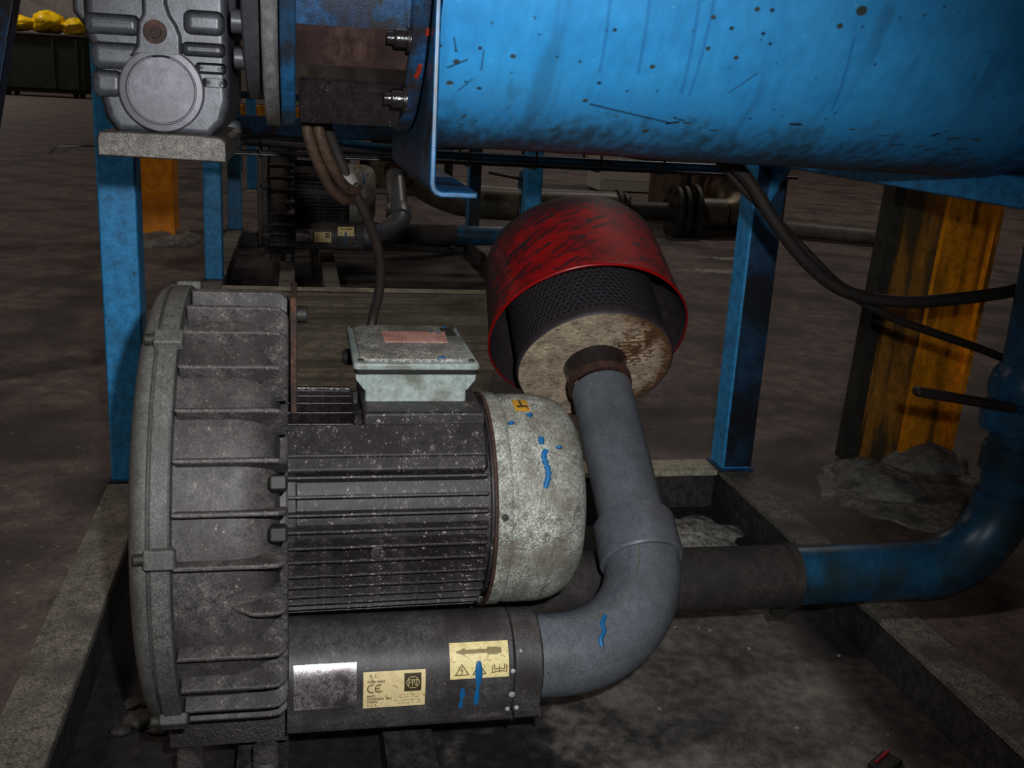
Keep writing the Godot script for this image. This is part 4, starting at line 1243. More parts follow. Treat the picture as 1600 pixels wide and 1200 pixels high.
# ------------------------------------------------------------------ gear reducer and coupling
func build_gear() -> void:
	var V := func(r: float, x: float) -> Vector2: return Vector2(r, x)
	var o := thing("gear_reducer", "cast grey gear reducer with round cover and rusty oil plug", "gear reducer", Vector3(-0.137, 0.661, -1.26))
	# body outline seen from the front
	var sil := PackedVector2Array([Vector2(-0.181, 0.688), Vector2(-0.192, 0.702), Vector2(-0.198, 0.728), Vector2(-0.201, 0.768), Vector2(-0.208, 0.782), Vector2(-0.211, 1.08), Vector2(-0.072, 1.08), Vector2(-0.068, 0.80), Vector2(-0.068, 0.725), Vector2(-0.074, 0.702), Vector2(-0.089, 0.686)])
	part("body", mb().prism(sil, fr_xy(-1.40), 0.245, 0.010, 40.0), M.gear, o)
	part("side_flange", mb().prism(PackedVector2Array([Vector2(-0.216, 0.797), Vector2(-0.211, 0.790), Vector2(-0.185, 0.790), Vector2(-0.185, 1.08), Vector2(-0.222, 1.08), Vector2(-0.222, 0.805)]), fr_xy(-1.36), 0.185, 0.006, 30.0), M.gear, o)
	# cast pads and ridges proud of the front
	var zf := -1.1575
	for q in [[-0.180, 0.794, 0.052, 0.020], [-0.177, 0.764, 0.050, 0.026], [-0.187, 0.737, 0.030, 0.026], [-0.092, 0.801, 0.040, 0.024], [-0.093, 0.775, 0.042, 0.014], [-0.0865, 0.757, 0.030, 0.011], [-0.083, 0.743, 0.024, 0.009]]:
		part("cast_ridge", mb().prism(rounded_rect(q[2], q[3], minf(q[2], q[3]) * 0.32, 4, Vector2(q[0], q[1])), fr_xy(zf - 0.002), 0.0105, 0.0085), M.gear, o)
	var boss := PackedVector2Array([Vector2(-0.149, 1.02), Vector2(-0.127, 1.02), Vector2(-0.127, 0.816), Vector2(-0.124, 0.806), Vector2(-0.118, 0.797), Vector2(-0.114, 0.786), Vector2(-0.114, 0.765), Vector2(-0.164, 0.765), Vector2(-0.157, 0.775), Vector2(-0.155, 0.797), Vector2(-0.150, 0.806)])
	part("oil_channel", mb().prism(boss, fr_xy(zf), 0.017, 0.004, 40.0), M.gear, o)
	var pg := part("oil_plug", mb().lathe(Vector3(-0.1385, 0.789, zf + 0.0155), Vector3.BACK, [V.call(0.0115, 0.0), V.call(0.0115, 0.0035), V.call(0.0095, 0.0045), V.call(0.0062, 0.0045), V.call(0.0055, 0.0075), V.call(0.0036, 0.0075), V.call(0.0034, 0.004), V.call(0.0, 0.004)], 28), M.rust, o, "rusty screw plug")
	pg.set_meta("label", "rusty brown oil plug")
	var cp := part("bearing_cover", mb().lathe(Vector3(-0.1345, 0.733, zf), Vector3.BACK, [V.call(0.0415, 0.0), V.call(0.0415, 0.014), V.call(0.0400, 0.016), V.call(0.0345, 0.0165), V.call(0.0340, 0.0155), V.call(0.0336, 0.0125), V.call(0.0328, 0.0125), V.call(0.0320, 0.0150), V.call(0.0, 0.0152)], 64, 25.0), M.gearcap, o, "round machined cover")
	part("foot_flange", mb().prism(PackedVector2Array([Vector2(-0.1975, 0.682), Vector2(-0.195, 0.690), Vector2(-0.17, 0.6905), Vector2(-0.1, 0.6905), Vector2(-0.076, 0.6885), Vector2(-0.0715, 0.684), Vector2(-0.0715, 0.664), Vector2(-0.197, 0.666)]), fr_xy(-1.395), 0.262, 0.002, 40.0), M.gearbase, o, "rough glittering foot flange")
	# output neck and square flange
	var ax := Vector3(0, TY, TZ)
	part("output_neck", mb().lathe(ax, Vector3.RIGHT, [V.call(0.150, -0.085), V.call(0.150, -0.07), V.call(0.150, -0.05)], 64), M.gear, o)
	part("output_flange", mb().lathe(ax, Vector3.RIGHT, [V.call(0.10, -0.053), V.call(0.210, -0.053), V.call(0.213, -0.051), V.call(0.213, -0.035), V.call(0.10, -0.034)], 72), M.gear, o)
	for a in [70.0, 110.0, 134.0, 150.0]:
		var bs := Basis(Vector3.RIGHT, deg_to_rad(a))
		part("bolt_head", mb().lathe(ax + bs * Vector3(-0.064, 0.197, 0), Vector3.RIGHT, [V.call(0.0, 0.0), V.call(0.010, 0.0), V.call(0.0115, 0.001), V.call(0.0115, 0.012)], 6, 10.0), M.gear, o)

	var k := thing("coupling_housing", "dark oily bolted coupling housing between gear reducer and blue tank", "coupling housing", Vector3(0.05, 0.70, TZ))
	part("adapter_ring", mb().lathe(ax, Vector3.RIGHT, [V.call(0.10, -0.0335), V.call(0.2400, -0.0335), V.call(0.2415, -0.032), V.call(0.2415, -0.0195), V.call(0.2400, -0.018), V.call(0.10, -0.018)], 96, 20.0), M.machined, k, "scored bare steel ring")
	part("flange_ring", mb().lathe(ax, Vector3.RIGHT, [V.call(0.10, -0.0165), V.call(0.2385, -0.0165), V.call(0.240, -0.015), V.call(0.240, -0.003), V.call(0.2385, -0.0015), V.call(0.10, -0.0015)], 96, 20.0), M.bluering, k, "worn blue painted ring")
	var tr := part("tank_flange", mb().lathe(ax, Vector3.RIGHT, [V.call(0.10, 0.1095), V.call(0.2395, 0.1095), V.call(0.241, 0.111), V.call(0.241, 0.1245), V.call(0.2395, 0.126), V.call(0.10, 0.126)], 96, 20.0), M.blueold, k, "chipped blue flange")
	# bent plates of the lantern with an opening between them
	var pa := PackedVector2Array([Vector2(-1.055, 0.96), Vector2(-1.056, 0.87), Vector2(-1.0805, 0.803), Vector2(-1.0875, 0.8065), Vector2(-1.064, 0.873), Vector2(-1.063, 0.96)])
	var pc := PackedVector2Array([Vector2(-1.0800, 0.8025), Vector2(-1.104, 0.7665), Vector2(-1.111, 0.7715), Vector2(-1.087, 0.8065)])
	part("upper_plate", mb().prism(pa, fr_zy(-0.002), 0.112, 0.0014, 20.0), M.blueold, k)
	part("middle_plate", mb().prism(pc, fr_zy(-0.002), 0.112, 0.0018, 20.0), M.oilybrown, k, "rust brown bent plate")
	var pb := PackedVector2Array([Vector2(-1.1005, 0.7500), Vector2(-1.139, 0.7085), Vector2(-1.170, 0.7085), Vector2(-1.170, 0.7150), Vector2(-1.141, 0.7150), Vector2(-1.1065, 0.7540)])
	part("lower_plate", mb().prism(pb, fr_zy(0.002), 0.104, 0.0016, 10.0), M.oily, k)
	part("shaft", mb().lathe(ax - Vector3(0, 0, 0), Vector3.RIGHT, [V.call(0.0, -0.02), V.call(0.17, -0.02), V.call(0.17, 0.03), V.call(0.11, 0.032), V.call(0.11, 0.06), V.call(0.165, 0.062), V.call(0.165, 0.1), V.call(0.0, 0.11)], 48), M.oily, k)
	for q in [[0.795, -1.066], [0.738, -1.090]]:
		var b := part("hex_bolt", mb().lathe(Vector3(0.0925, q[0], q[1]), Vector3.RIGHT, [V.call(0.0, 0.0), V.call(0.0085, 0.0), V.call(0.0098, 0.0015), V.call(0.0098, 0.012), V.call(0.0135, 0.0125), V.call(0.0135, 0.016)], 6, 10.0), M.oily, k)
		part("shank", mb().lathe(Vector3(0.086, q[0], q[1]), Vector3.RIGHT, [V.call(0.0, 0.0), V.call(0.006, 0.0), V.call(0.006, 0.02)], 14), M.oily, b)
	# runs of orange paint on the flange rim
	for q in [[[0.1215, 0.772, -1.0862], [0.1205, 0.764, -1.0915], [0.1185, 0.757, -1.0965]], [[0.1245, 0.805, -1.0595], [0.1245, 0.799, -1.0625]]]:
		var p := []
		for e in q:
			var v := Vector3(e[0], e[1], e[2])
			var rad := Vector2(v.y - TY, v.z - TZ).normalized() * 0.2412
			p.append(Vector3(v.x, TY + rad.x, TZ + rad.y))
		part("paint_drip", mb().tube(spline(p, 4), 0.0026 if q.size() > 2 else 0.002, 8), M.orange, tr, "orange paint drip")

# ------------------------------------------------------------------ blue frames
func build_frames() -> void:
	var names := {
		"0LR": "tall blue square post left of the near blower, standing on kerb",
		"0RR": "blue square post right of the red filter, with scuffed edge",
		"0LF": "front left blue post of the near frame, outside the picture", "0RF": "front right blue post of the near frame, outside the picture",
		"1LF": "blue post just above and left of the near blower's ribbed housing", "1LR": "thinner blue post left of the far blower, beside its pit",
		"1RF": "blue post top showing just above the red filter hood", "1RR": "dark blue post in shadow left of the red filter hood",
		"2LF": "farthest left blue post, mostly hidden behind coupling housing", "2RF": "dark blue post far behind the bent end plate of the tank"}
	for k in 3:
		for q in [["LR", -0.3085, -1.965], ["RR", 0.9125, -1.965], ["LF", -0.3085, -0.56], ["RF", 0.9125, -0.56]]:
			var key := "%d%s" % [k, q[0]]
			if not names.has(key) or key in ["0LF", "0RF"]:
				continue
			var at := Vector3(q[1], 0.004, q[2] - PITCH * k)
			var o := thing("frame_post", names[key], "post", at, "blue frame posts")
			var top := 0.643 if q[0].begins_with("R") or k > 0 else 1.30
			part("square_tube", mb().box(at + Vector3(0, top * 0.5 - 0.001, 0), Vector3(0.066, top - 0.006, 0.066), 0.005), M.blue, o)
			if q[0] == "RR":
				part("front_strip", mb().box(at + Vector3(0.002, top * 0.5, 0.0338), Vector3(0.060, top - 0.02, 0.003), 0.001), M.bluedark, o, "darker blue front face")  # thin sheet in a darker blue laid over the front face
			part("base_plate", mb().box(at + Vector3(0, 0.003, 0), Vector3(0.078, 0.006, 0.078), 0.001), M.blueold, o)
	for k in 2:
		var z0 := -PITCH * k
		var b := thing("frame_beam", ["blue side beam running forward under the tank at right", "blue side beam of the far frame behind the right post"][k], "beam", Vector3(0.9125, 0.647, -1.26 + z0), "blue frame side beams")
		part("beam", mb().box(Vector3(0.9125, 0.666, -1.26 + z0), Vector3(0.076, 0.040, 1.50), 0.004), M.blue, b)
		part("gusset", mb().prism(PackedVector2Array([Vector2(-1.93 + z0, 0.647), Vector2(-1.85 + z0, 0.647), Vector2(-1.93 + z0, 0.57)]), fr_zy(0.909), 0.006), M.blue, b)
		var r := thing("frame_rail", ["dark cross rail of the near frame behind the tank underside", "cross rail of the far frame beyond the cable tray"][k], "beam", Vector3(0.3, 0.647, -1.985 + z0), "blue frame cross rails")
		part("rail", mb().box(Vector3(0.31, 0.668, -1.99 + z0), Vector3(1.16, 0.034, 0.04), 0.003), M.blueold, r)

# ------------------------------------------------------------------ cables and tray
func build_cables() -> void:
	# wire basket tray under the tank
	var o := thing("cable_tray", "wire basket cable tray hanging under the blue tank", "cable tray", Vector3(0.3, 0.612, -2.08))
	var x0 := -0.30
	var x1 := 1.02
	for q in [[0.614, -2.035], [0.612, -2.075], [0.612, -2.115], [0.612, -2.155], [0.664, -2.03], [0.664, -2.16]]:
		part("long_wire", mb().tube([Vector3(x0, q[0], q[1]), Vector3(x1, q[0] - 0.002, q[1])], 0.0027, 8), M.wire, o)
	var hoop := mb().tube(spline([Vector3(0, 0.055, 0.052), Vector3(0, 0.008, 0.050), Vector3(0, -0.003, 0.042), Vector3(0, -0.005, 0.0), Vector3(0, -0.003, -0.072), Vector3(0, 0.008, -0.080), Vector3(0, 0.055, -0.082)], 3), 0.0024, 6).mesh(Vector3.ZERO)
	for k in 10:
		shared("cross_wire", hoop, M.wire, o, Vector3(-0.20 + 0.132 * k, 0.612, -2.08))
	part("bent_wire_end", mb().tube(spline([Vector3(-0.30, 0.614, -2.035), Vector3(-0.36, 0.616, -2.03), Vector3(-0.415, 0.613, -2.02), Vector3(-0.43, 0.602, -2.01)], 4), 0.0022, 6), M.wire, o)
	var lay := func(called: String, pts: Array, r: float, mat: Material, label: String) -> void:
		lone(called, mb().tube(spline(pts, 8), r, 12), mat, pts[0], label, "cable", "cables in the tray")
	lay.call("tray_cable", [Vector3(-0.25, 0.626, -2.06), Vector3(-0.05, 0.650, -2.055), Vector3(0.04, 0.646, -2.055), Vector3(0.16, 0.634, -2.055), Vector3(0.30, 0.6265, -2.055), Vector3(0.60, 0.6245, -2.055), Vector3(1.0, 0.6235, -2.055)], 0.0085, M.bluepipe, "thick blue hose lying along the wire cable tray")
	lay.call("tray_cable", [Vector3(-0.28, 0.624, -2.09), Vector3(-0.1, 0.632, -2.09), Vector3(0.1, 0.624, -2.095), Vector3(0.5, 0.623, -2.09), Vector3(1.0, 0.623, -2.10)], 0.0075, M.cablegrey, "black cable lying in the middle of the wire tray")
	lay.call("tray_cable", [Vector3(-0.28, 0.624, -2.125), Vector3(0.0, 0.640, -2.12), Vector3(0.2, 0.632, -2.12), Vector3(0.5, 0.650, -2.13), Vector3(0.8, 0.628, -2.125), Vector3(1.0, 0.622, -2.125)], 0.006, M.cablegrey, "thin black cable humped along the rear of the tray")
	lay.call("tray_cable", [Vector3(0.25, 0.655, -2.14), Vector3(0.5, 0.668, -2.14), Vector3(0.8, 0.650, -2.14), Vector3(1.0, 0.622, -2.142)], 0.005, M.brownhose, "brownish cable slung high across the rear of the tray")
	# hoses hanging from the coupling housing, then the cable to the terminal box
	lone("hanging_hose", mb().tube(spline([Vector3(0.008, 0.716, -1.20), Vector3(0.013, 0.69, -1.205), Vector3(0.022, 0.665, -1.215), Vector3(0.036, 0.636, -1.235), Vector3(0.052, 0.618, -1.262), Vector3(0.064, 0.615, -1.287)], 6), 0.0062, 12), M.brownhose, Vector3(0.008, 0.716, -1.20), "left one of two brown hoses hanging below the coupling housing", "hose", "brown hoses below the coupling")
	lone("hanging_hose", mb().tube(spline([Vector3(0.020, 0.716, -1.20), Vector3(0.026, 0.69, -1.205), Vector3(0.036, 0.664, -1.215), Vector3(0.050, 0.640, -1.235), Vector3(0.064, 0.628, -1.262), Vector3(0.072, 0.630, -1.287)], 6), 0.0062, 12), M.brownhose, Vector3(0.020, 0.716, -1.20), "right one of two brown hoses hanging below the coupling housing", "hose", "brown hoses below the coupling")
	lone("flexible_conduit", mb().tube(spline([Vector3(0.030, 0.690, -1.30), Vector3(0.040, 0.668, -1.30), Vector3(0.052, 0.650, -1.30), Vector3(0.063, 0.634, -1.30), Vector3(0.070, 0.622, -1.302)], 8), [0.004, 0.0045, 0.005, 0.0055, 0.006, 0.0065, 0.007, 0.0075, 0.008, 0.0085, 0.009, 0.0095, 0.010, 0.0105, 0.0108, 0.011, 0.0112, 0.0112, 0.0112, 0.0112, 0.0112, 0.0112, 0.0112, 0.0112, 0.0112, 0.0112, 0.011, 0.0105, 0.010, 0.009, 0.007, 0.005, 0.003], 14), M.galv, Vector3(0.030, 0.690, -1.30), "pale grey conduit tail behind the two brown hoses", "conduit")
	lone("power_cable", mb().tube(spline([Vector3(0.030, 0.712, -1.27), Vector3(0.044, 0.676, -1.285), Vector3(0.062, 0.636, -1.298), Vector3(0.081, 0.600, -1.315), Vector3(0.098, 0.560, -1.34), Vector3(0.1065, 0.525, -1.36), Vector3(0.1075, 0.485, -1.378), Vector3(0.101, 0.445, -1.392), Vector3(0.096, 0.413, -1.384)], 8), 0.0066, 14), M.rubber, Vector3(0.030, 0.712, -1.27), "dark power cable hanging down to the motor terminal box", "cable")
	# slack cables at the right
	lone("slack_cable", mb().tube(spline([Vector3(0.560, 0.700, -1.43), Vector3(0.614, 0.668, -1.43), Vector3(0.647, 0.640, -1.43), Vector3(0.676, 0.604, -1.43), Vector3(0.718, 0.558, -1.43), Vector3(0.760, 0.521, -1.43), Vector3(0.806, 0.492, -1.43), Vector3(0.862, 0.477, -1.43), Vector3(0.929, 0.472, -1.43), Vector3(0.994, 0.477, -1.43), Vector3(1.060, 0.485, -1.43), Vector3(1.126, 0.498, -1.43), Vector3(1.30, 0.55, -1.43)], 6), 0.0100, 16), M.rubber, Vector3(0.560, 0.700, -1.43), "thicker black cable sagging in front of the yellow column", "cable", "slack cables at the right")
	lone("slack_cable", mb().tube(spline([Vector3(0.585, 0.690, -1.46), Vector3(0.641, 0.638, -1.46), Vector3(0.703, 0.588, -1.455), Vector3(0.757, 0.542, -1.45), Vector3(0.805, 0.503, -1.45), Vector3(0.859, 0.469, -1.45), Vector3(0.924, 0.441, -1.45), Vector3(0.995, 0.419, -1.45), Vector3(1.081, 0.394, -1.45), Vector3(1.17, 0.365, -1.45), Vector3(1.30, 0.33, -1.45)], 6), 0.0068, 14), M.rubber, Vector3(0.585, 0.690, -1.46), "thinner black cable dipping below the thick one at right", "cable", "slack cables at the right")

# ------------------------------------------------------------------ yellow columns
func build_columns() -> void:
	var base := Vector3(1.31, 0.0, -2.02)
	var o := thing("yellow_column", "big dirty yellow steel column at right with stepped face", "column", base, "yellow columns")
	var lean := Transform3D(Basis(Vector3.BACK, deg_to_rad(-2.2)), base)
	var up := func(poly: PackedVector2Array, h: float) -> MB:
		var fr := lean * Transform3D(Basis(Vector3.RIGHT, Vector3.BACK, Vector3.UP), Vector3.ZERO)
		return mb().prism(poly, fr, h, 0.0015)
	part("shade_web_plate", up.call(PackedVector2Array([Vector2(-0.122, 0.0), Vector2(-0.085, 0.0), Vector2(-0.085, 0.047), Vector2(-0.122, 0.047)]), 2.2), M.iron, o)  # near-black colour paints the shade on the column's set-back left flange
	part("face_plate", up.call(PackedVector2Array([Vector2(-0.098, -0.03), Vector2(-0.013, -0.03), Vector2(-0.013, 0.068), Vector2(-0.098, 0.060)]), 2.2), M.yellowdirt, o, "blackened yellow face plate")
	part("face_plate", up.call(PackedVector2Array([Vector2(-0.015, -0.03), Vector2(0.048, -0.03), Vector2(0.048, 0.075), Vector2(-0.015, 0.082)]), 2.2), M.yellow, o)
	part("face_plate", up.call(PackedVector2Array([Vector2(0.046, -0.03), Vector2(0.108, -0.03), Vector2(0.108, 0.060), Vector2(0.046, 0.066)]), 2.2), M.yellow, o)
	part("edge_flange", up.call(PackedVector2Array([Vector2(0.105, -0.12), Vector2(0.117, -0.12), Vector2(0.117, 0.078), Vector2(0.105, 0.078)]), 2.2), M.yellow, o)
	var nz := FastNoiseLite.new()
	nz.seed = 3
	nz.frequency = 0.03
	nz.fractal_octaves = 4
	var c := thing("concrete_footing", "lumpy grey concrete footing round the right yellow column", "footing", Vector3(1.2, 0.0, -1.9), "concrete footings")
	part("mound", mb().blob(Vector3(1.185, -0.01, -1.83), Vector3(0.085, 0.060, 0.13), nz, 0.22, 16, 40, 0.0), M.concrete, c)
	part("mound", mb().blob(Vector3(1.36, -0.01, -1.94), Vector3(0.10, 0.065, 0.085), nz, 0.22, 16, 40, 0.0), M.concrete, c)
	part("apron", mb().blob(Vector3(1.26, -0.01, -1.80), Vector3(0.23, 0.026, 0.24), nz, 0.25, 10, 48, 0.0), M.concrete, c)
	# far left column
	var b2 := Vector3(-0.62, 0.0, -5.02)
	var y := thing("yellow_column", "small far yellow column between the two left blue posts", "column", b2, "yellow columns")
	part("flange", mb().box(b2 + Vector3(-0.078, 1.1, 0.0), Vector3(0.014, 2.2, 0.20), 0.002), M.yellowclean, y)
	part("flange", mb().box(b2 + Vector3(0.07, 1.1, 0.0), Vector3(0.014, 2.2, 0.20), 0.002), M.yellowclean, y)
	part("web", mb().box(b2 + Vector3(0.0, 1.1, 0.075), Vector3(0.15, 2.2, 0.012), 0.001), M.yellowclean, y)
	var c2 := thing("concrete_footing", "rounded concrete footing of the far left yellow column", "footing", b2, "concrete footings")
	part("mound", mb().blob(b2 + Vector3(0.03, -0.01, 0.0), Vector3(0.17, 0.07, 0.20), nz, 0.25, 14, 36, 0.0), M.concrete, c2)

# ------------------------------------------------------------------ further back
func build_background() -> void:
	var nz := FastNoiseLite.new()
	nz.seed = 31
	nz.frequency = 0.02
	nz.fractal_octaves = 3
	# mounting rails in the pits
	for k in 2:
		for q in [[-0.04, "left"], [0.135, "right"]]:
			var z := -1.185 - PITCH * k
			var lab: String = "%s %s mounting rail lying across the %s pit" % [["black oily", "pale grey"][k], q[1], ["near", "far"][k]]
			var at := Vector3(q[0], -0.08, z)
			var yt := -0.028 if k == 0 else -0.012
			var o := thing("mounting_rail", lab, "rail", at, "mounting rails")
			part("channel", mb().prism(PackedVector2Array([Vector2(-0.03, -0.08), Vector2(-0.03, yt), Vector2(0.03, yt), Vector2(0.03, -0.08), Vector2(0.024, -0.08), Vector2(0.024, yt - 0.006), Vector2(-0.024, yt - 0.006), Vector2(-0.024, -0.08)]), Transform3D(Basis.IDENTITY, Vector3(q[0], 0, z - 0.75)), 1.50, 0.001), M.pitwall if k == 0 else M.galv, o)
	# skip with yellow sacks, far left
	var c := Vector3(-6.35, 0.0, -29.5)
	var s := thing("waste_skip", "dark green wheeled waste skip far away by the back wall", "skip", c)
	var tilt := Vector3(0, 0, 0)
	part("bin_body", mb().prism(PackedVector2Array([Vector2(-0.98, 0.20), Vector2(1.10, 0.20), Vector2(1.16, 1.48), Vector2(-1.04, 1.48)]), Transform3D(Basis.IDENTITY, c - Vector3(0, 0, 0.6)), 1.2, 0.02), M.skip, s)
	part("rim", mb().box(c + Vector3(0.06, 1.50, 0.0), Vector3(2.30, 0.07, 1.3), 0.02), M.iron, s)
	for x in [-0.8, 0.35, 0.9]:
		part("rib", mb().box(c + Vector3(x + 0.04, 0.85, 0.61), Vector3(0.07, 1.25, 0.06), 0.01), M.skip, s)
	for x in [-0.75, 0.85]:
		for z in [-0.4, 0.45]:
			part("wheel", mb().lathe(c + Vector3(x - 0.05, 0.12, z), Vector3.RIGHT, [Vector2(0.0, 0.0), Vector2(0.11, 0.0), Vector2(0.12, 0.01), Vector2(0.12, 0.09), Vector2(0.11, 0.1), Vector2(0.0, 0.1)], 20), M.dark, s)
	part("axle_frame", mb().box(c + Vector3(0.06, 0.16, 0), Vector3(2.0, 0.1, 1.0), 0.01), M.dark, s)
	for q in [[Vector3(-0.60, 1.74, 0.1), Vector3(0.56, 0.20, 0.42), "yellow sack lying at the left end of the green skip"], [Vector3(0.22, 1.80, 0.05), Vector3(0.42, 0.27, 0.42), "tallest yellow sack heaped in the middle of the green skip"], [Vector3(0.88, 1.72, 0.15), Vector3(0.36, 0.22, 0.40), "crumpled yellow sack at the right end of the green skip"]]:
		lone("yellow_sack", mb().blob(c + q[0], q[1], nz, 0.35, 14, 24, -1.0, 1.4), M.sack, c + q[0] - Vector3(0, 0.2, 0), q[2], "sack", "yellow sacks in the skip")
	# leaning blue member at the top left
	var d := (Vector3(-0.657, 0.641, -2.6) - Vector3(-0.602, 0.887, -2.6)).normalized()
	var bt := Basis(Vector3(-d.y, d.x, 0) * -1.0, d, Vector3.BACK)
	var foot := Vector3(-0.657, 0.641, -2.6) + d * (0.641 / -d.y) + Vector3(-0.062, 0, 0)
	lone("leaning_strut", mb().box(foot - d * 0.75, Vector3(0.12, 1.5, 0.06), 0.004, bt.orthonormalized()), M.blueold, foot, "dark blue leaning strut at the top left corner", "strut")
	# pipeline beyond the frames
	var p := thing("flanged_pipeline", "dusty pipeline with sagging bend and black bolted valve, far behind", "pipeline", Vector3(1.6, 0.0, -5.75))
	part("bend", mb().tube(spline([Vector3(0.44, 0.50, -5.75), Vector3(0.56, 0.36, -5.75), Vector3(0.70, 0.24, -5.75), Vector3(0.86, 0.175, -5.75), Vector3(1.02, 0.155, -5.75), Vector3(1.25, 0.15, -5.75), Vector3(1.80, 0.15, -5.75)], 6), 0.092, 24), M.olive, p)
	part("pipe", mb().tube([Vector3(1.80, 0.14, -5.75), Vector3(2.12, 0.14, -5.75)], 0.052, 20), M.iron, p)
	part("pipe", mb().tube([Vector3(2.25, 0.14, -5.75), Vector3(2.44, 0.14, -5.75)], 0.088, 24), M.olive, p)
	part("bare_elbow", mb().tube(spline([Vector3(2.44, 0.14, -5.75), Vector3(2.51, 0.155, -5.78), Vector3(2.555, 0.19, -5.88), Vector3(2.575, 0.235, -6.0), Vector3(2.58, 0.25, -6.08)], 6), 0.085, 24), plain(Color(0.5, 0.47, 0.4), 0.25, 0.6, 0.1), p, "shiny bare metal bend")
	for q in [[1.78, 0.115], [1.82, 0.10], [2.12, 0.16], [2.165, 0.165], [2.235, 0.165]]:
		var fl := part("flange", mb().lathe(Vector3(q[0], 0.14, -5.75), Vector3.RIGHT, [Vector2(0.0, 0.0), Vector2(q[1] - 0.004, 0.0), Vector2(q[1], 0.004), Vector2(q[1], 0.024), Vector2(q[1] - 0.004, 0.028), Vector2(0.0, 0.028)], 36), M.iron, p)
		for k in 8:
			var bs := Basis(Vector3.RIGHT, TAU * (k + 0.5) / 8)
			part("bolt", mb().lathe(Vector3(q[0] - 0.012, 0.14, -5.75) + bs * Vector3(0, q[1] * 0.78, 0), Vector3.RIGHT, [Vector2(0.0, 0.0), Vector2(0.014, 0.0), Vector2(0.014, 0.05), Vector2(0.0, 0.05)], 6), M.iron, fl)
	part("valve_neck", mb().lathe(Vector3(2.19, 0.26, -5.75), Vector3.UP, [Vector2(0.03, 0.0), Vector2(0.03, 0.10), Vector2(0.022, 0.12), Vector2(0.0, 0.12)], 18), M.iron, p)
	part("valve_handle", mb().box(Vector3(2.19, 0.365, -5.75), Vector3(0.085, 0.03, 0.05), 0.006), M.iron, p)
	var t := thing("brown_tank", "rusty brown steel tank with round flange, far behind the valve", "tank", Vector3(2.75, 0.0, -6.55))
	part("shell", mb().box(Vector3(2.70, 0.55, -6.55), Vector3(0.62, 1.08, 0.9), 0.03), M.brown, t)
	part("port", mb().lathe(Vector3(2.58, 0.25, -6.10), Vector3(0.15, 0, 1), [Vector2(0.0, 0.0), Vector2(0.145, 0.0), Vector2(0.15, 0.005), Vector2(0.15, 0.03), Vector2(0.12, 0.035), Vector2(0.10, 0.10), Vector2(0.0, 0.11)], 32), M.brown, t)
	for k in 8:
		var a := TAU * k / 8
		part("bolt", mb().lathe(Vector3(2.58 + 0.128 * cos(a), 0.25 + 0.128 * sin(a), -6.07), Vector3(0.15, 0, 1), [Vector2(0.0, 0.0), Vector2(0.012, 0.0), Vector2(0.012, 0.02), Vector2(0.0, 0.02)], 6), M.iron, t)
	var pc := thing("pale_cabinet", "pale grey metal cabinet beyond the flanged pipeline", "cabinet", Vector3(2.90, 0.0, -8.6))
	part("carcass", mb().box(Vector3(2.90, 0.65, -8.6), Vector3(0.9, 1.28, 0.4), 0.01), M.pale, pc)
	part("plinth", mb().box(Vector3(2.90, 0.03, -8.6), Vector3(0.86, 0.06, 0.36)), M.iron, pc)
	part("door", mb().box(Vector3(2.90, 0.68, -8.395), Vector3(0.84, 1.16, 0.014), 0.004), M.pale, pc)
	# low yellow guard rail seen in slits under the gear and the tank
	var g := thing("guard_rail", "low yellow guard rail glimpsed far behind the cable tray", "guard rail", Vector3(0.4, 0.0, -9.0))
	part("top_bar", mb().box(Vector3(0.4, 0.40, -9.0), Vector3(1.9, 0.28, 0.05), 0.01), M.yellow, g)
	for x in [-0.48, 0.4, 1.28]:
		part("post", mb().box(Vector3(x, 0.26, -9.05), Vector3(0.07, 0.52, 0.06), 0.005), M.iron, g)
	# pipes lying on the floor at the right
	lone("floor_pipe", mb().tube([Vector3(2.75, 0.05, -5.95), Vector3(3.1, 0.05, -5.72), Vector3(3.52, 0.05, -5.45)], 0.045, 18), M.galv, Vector3(2.75, 0.005, -5.95), "grey pipe lying on the floor behind the right post", "pipe", "floor pipes at right")
	lone("floor_pipe", mb().tube([Vector3(2.8, 0.028, -6.5), Vector3(3.2, 0.028, -6.12), Vector3(3.5, 0.028, -5.85)], 0.026, 14), M.rubber, Vector3(2.8, 0.002, -6.5), "thin black pipe lying slanted behind the grey floor pipe", "pipe", "floor pipes at right")
	lone("dark_block", mb().box(Vector3(3.42, 0.06, -5.28), Vector3(0.36, 0.12, 0.14), 0.01), M.iron, Vector3(3.42, 0.0, -5.28), "black block on the floor beside the yellow column", "block")

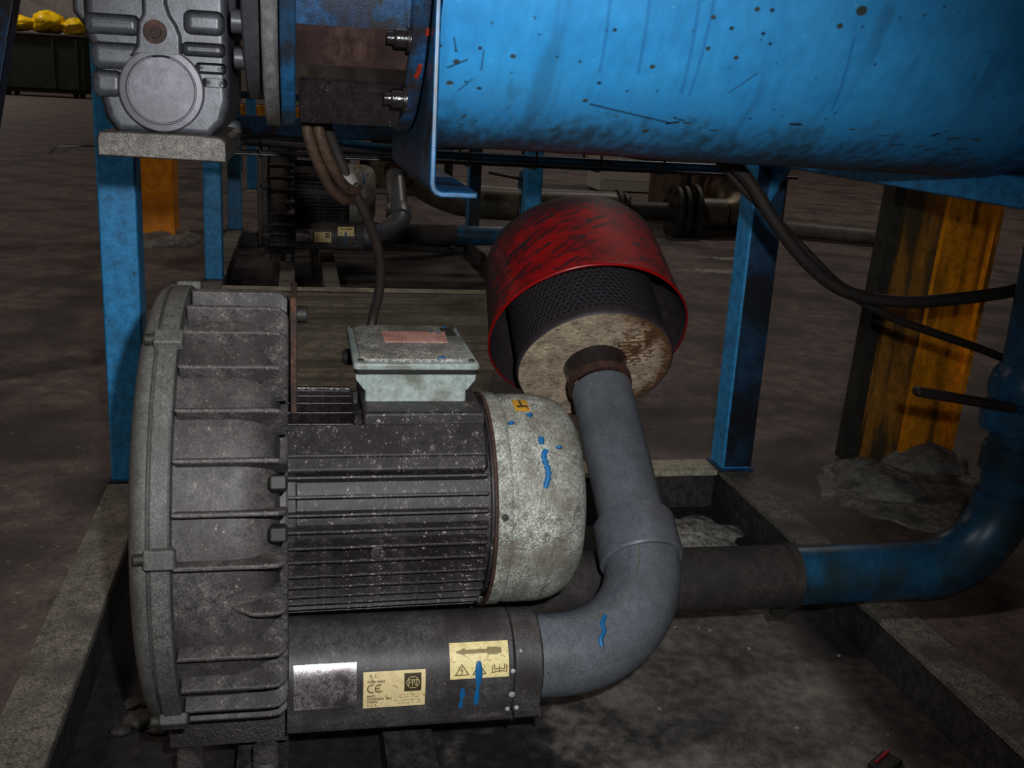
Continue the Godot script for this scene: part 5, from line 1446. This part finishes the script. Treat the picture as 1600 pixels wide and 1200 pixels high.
# ------------------------------------------------------------------ loose dirt
func build_debris() -> void:
	var nz := FastNoiseLite.new()
	nz.seed = 91
	nz.frequency = 0.05
	nz.fractal_octaves = 3
	# dried lime spilled on the pit floor
	var rows := []
	var cen := Vector3(0.775, -0.079, -1.79)
	for i in 9:
		var line := []
		for j in 40:
			var a := TAU * j / 40
			var edge := 1.0 + 0.5 * nz.get_noise_2d(cos(a) * 22.0, sin(a) * 22.0)
			var rr := edge * i / 8.0
			var hgt := 0.010 * (1.0 - pow(i / 8.0, 2.0)) * (1.0 + nz.get_noise_2d(cos(a) * rr * 60.0, sin(a) * rr * 60.0)) - 0.0012 * i / 8.0
			line.append(cen + Vector3(cos(a) * 0.105 * rr, hgt, sin(a) * 0.095 * rr))
		rows.append(line)
	var lime := lone("spilled_lime", mb().grid(rows, true, cen - Vector3(0, 0.2, 0)), M.lime, Vector3(0.775, -0.08, -1.79), "pale dried spill on the pit floor right of the grey pipe", "spill")
	lime.set_meta("kind", "stuff")
	for q in [[1.95, -4.55, 0.16, 0.05, "nearer"], [2.2, -4.95, 0.20, 0.05, "farther"]]:
		var line_rows := []
		for i in 6:
			var line := []
			for j in 36:
				var a := TAU * j / 36
				var rr := (1.0 + 0.9 * nz.get_noise_2d(cos(a) * 30.0 + q[0] * 50.0, sin(a) * 30.0)) * i / 5.0
				line.append(Vector3(q[0] + cos(a) * q[2] * rr, 0.0022 * (1.0 - i / 5.0) + 0.0002, q[1] + sin(a) * q[3] * rr))
			line_rows.append(line)
		var sc := lone("dried_splash", mb().grid(line_rows, true, Vector3(q[0], -0.3, q[1])), M.lime, Vector3(q[0], 0.0, q[1]), "%s pale dried splash on the floor right of the red hood" % q[4], "splash")
		sc.set_meta("kind", "stuff")
	var spots := [[-0.212, -1.305, 0.020, "flat dark chip"], [-0.198, -1.262, 0.026, "dark curled flake"], [-0.176, -1.245, 0.017, "small dark lump"], [-0.225, -1.245, 0.014, "tiny dark crumb"]]
	var wh := ["farthest into the corner", "largest", "nearest the blower base", "nearest the kerb"]
	for i in spots.size():
		var q: Array = spots[i]
		var at := Vector3(q[0], -0.08, q[1])
		lone("debris_chunk", mb().blob(at + Vector3(0, q[2] * 0.35, 0), Vector3(q[2], q[2] * 0.45, q[2] * 0.7), nz, 0.5, 8, 14), M.pitdark, at, "%s of debris in the pit, %s" % [q[3], wh[i]], "debris", "debris by the blower base")
	var r := thing("red_scrap", "small dark scrap with red edge at the bottom of the pit", "scrap", Vector3(0.757, -0.08, -1.052))
	var rt := Basis(Vector3.UP, 0.6)
	part("scrap_piece", mb().box(Vector3(0.757, -0.0725, -1.052), Vector3(0.045, 0.013, 0.03), 0.003, rt), M.iron, r)
	part("red_edge", mb().box(Vector3(0.757, -0.0650, -1.060), Vector3(0.038, 0.003, 0.005), 0.001, rt), M.red, r)
	var peb := mb()
	var g := RandomNumberGenerator.new()
	g.seed = 15
	for k in 60:
		var at := Vector3(g.randf_range(-0.20, 0.85), -0.08, g.randf_range(-1.7, -0.9))
		if at.z < -1.0 and at.x < 0.5:
			continue
		var s := g.randf_range(0.0015, 0.004)
		peb.blob(at + Vector3(0, s * 0.5, 0), Vector3(s, s * 0.7, s), nz, 0.4, 4, 7)
	var gr := lone("gravel_crumbs", peb, M.lime, Vector3(0.5, -0.08, -1.2), "scattered pale crumbs on the dark pit floor", "crumbs")
	gr.set_meta("kind", "stuff")
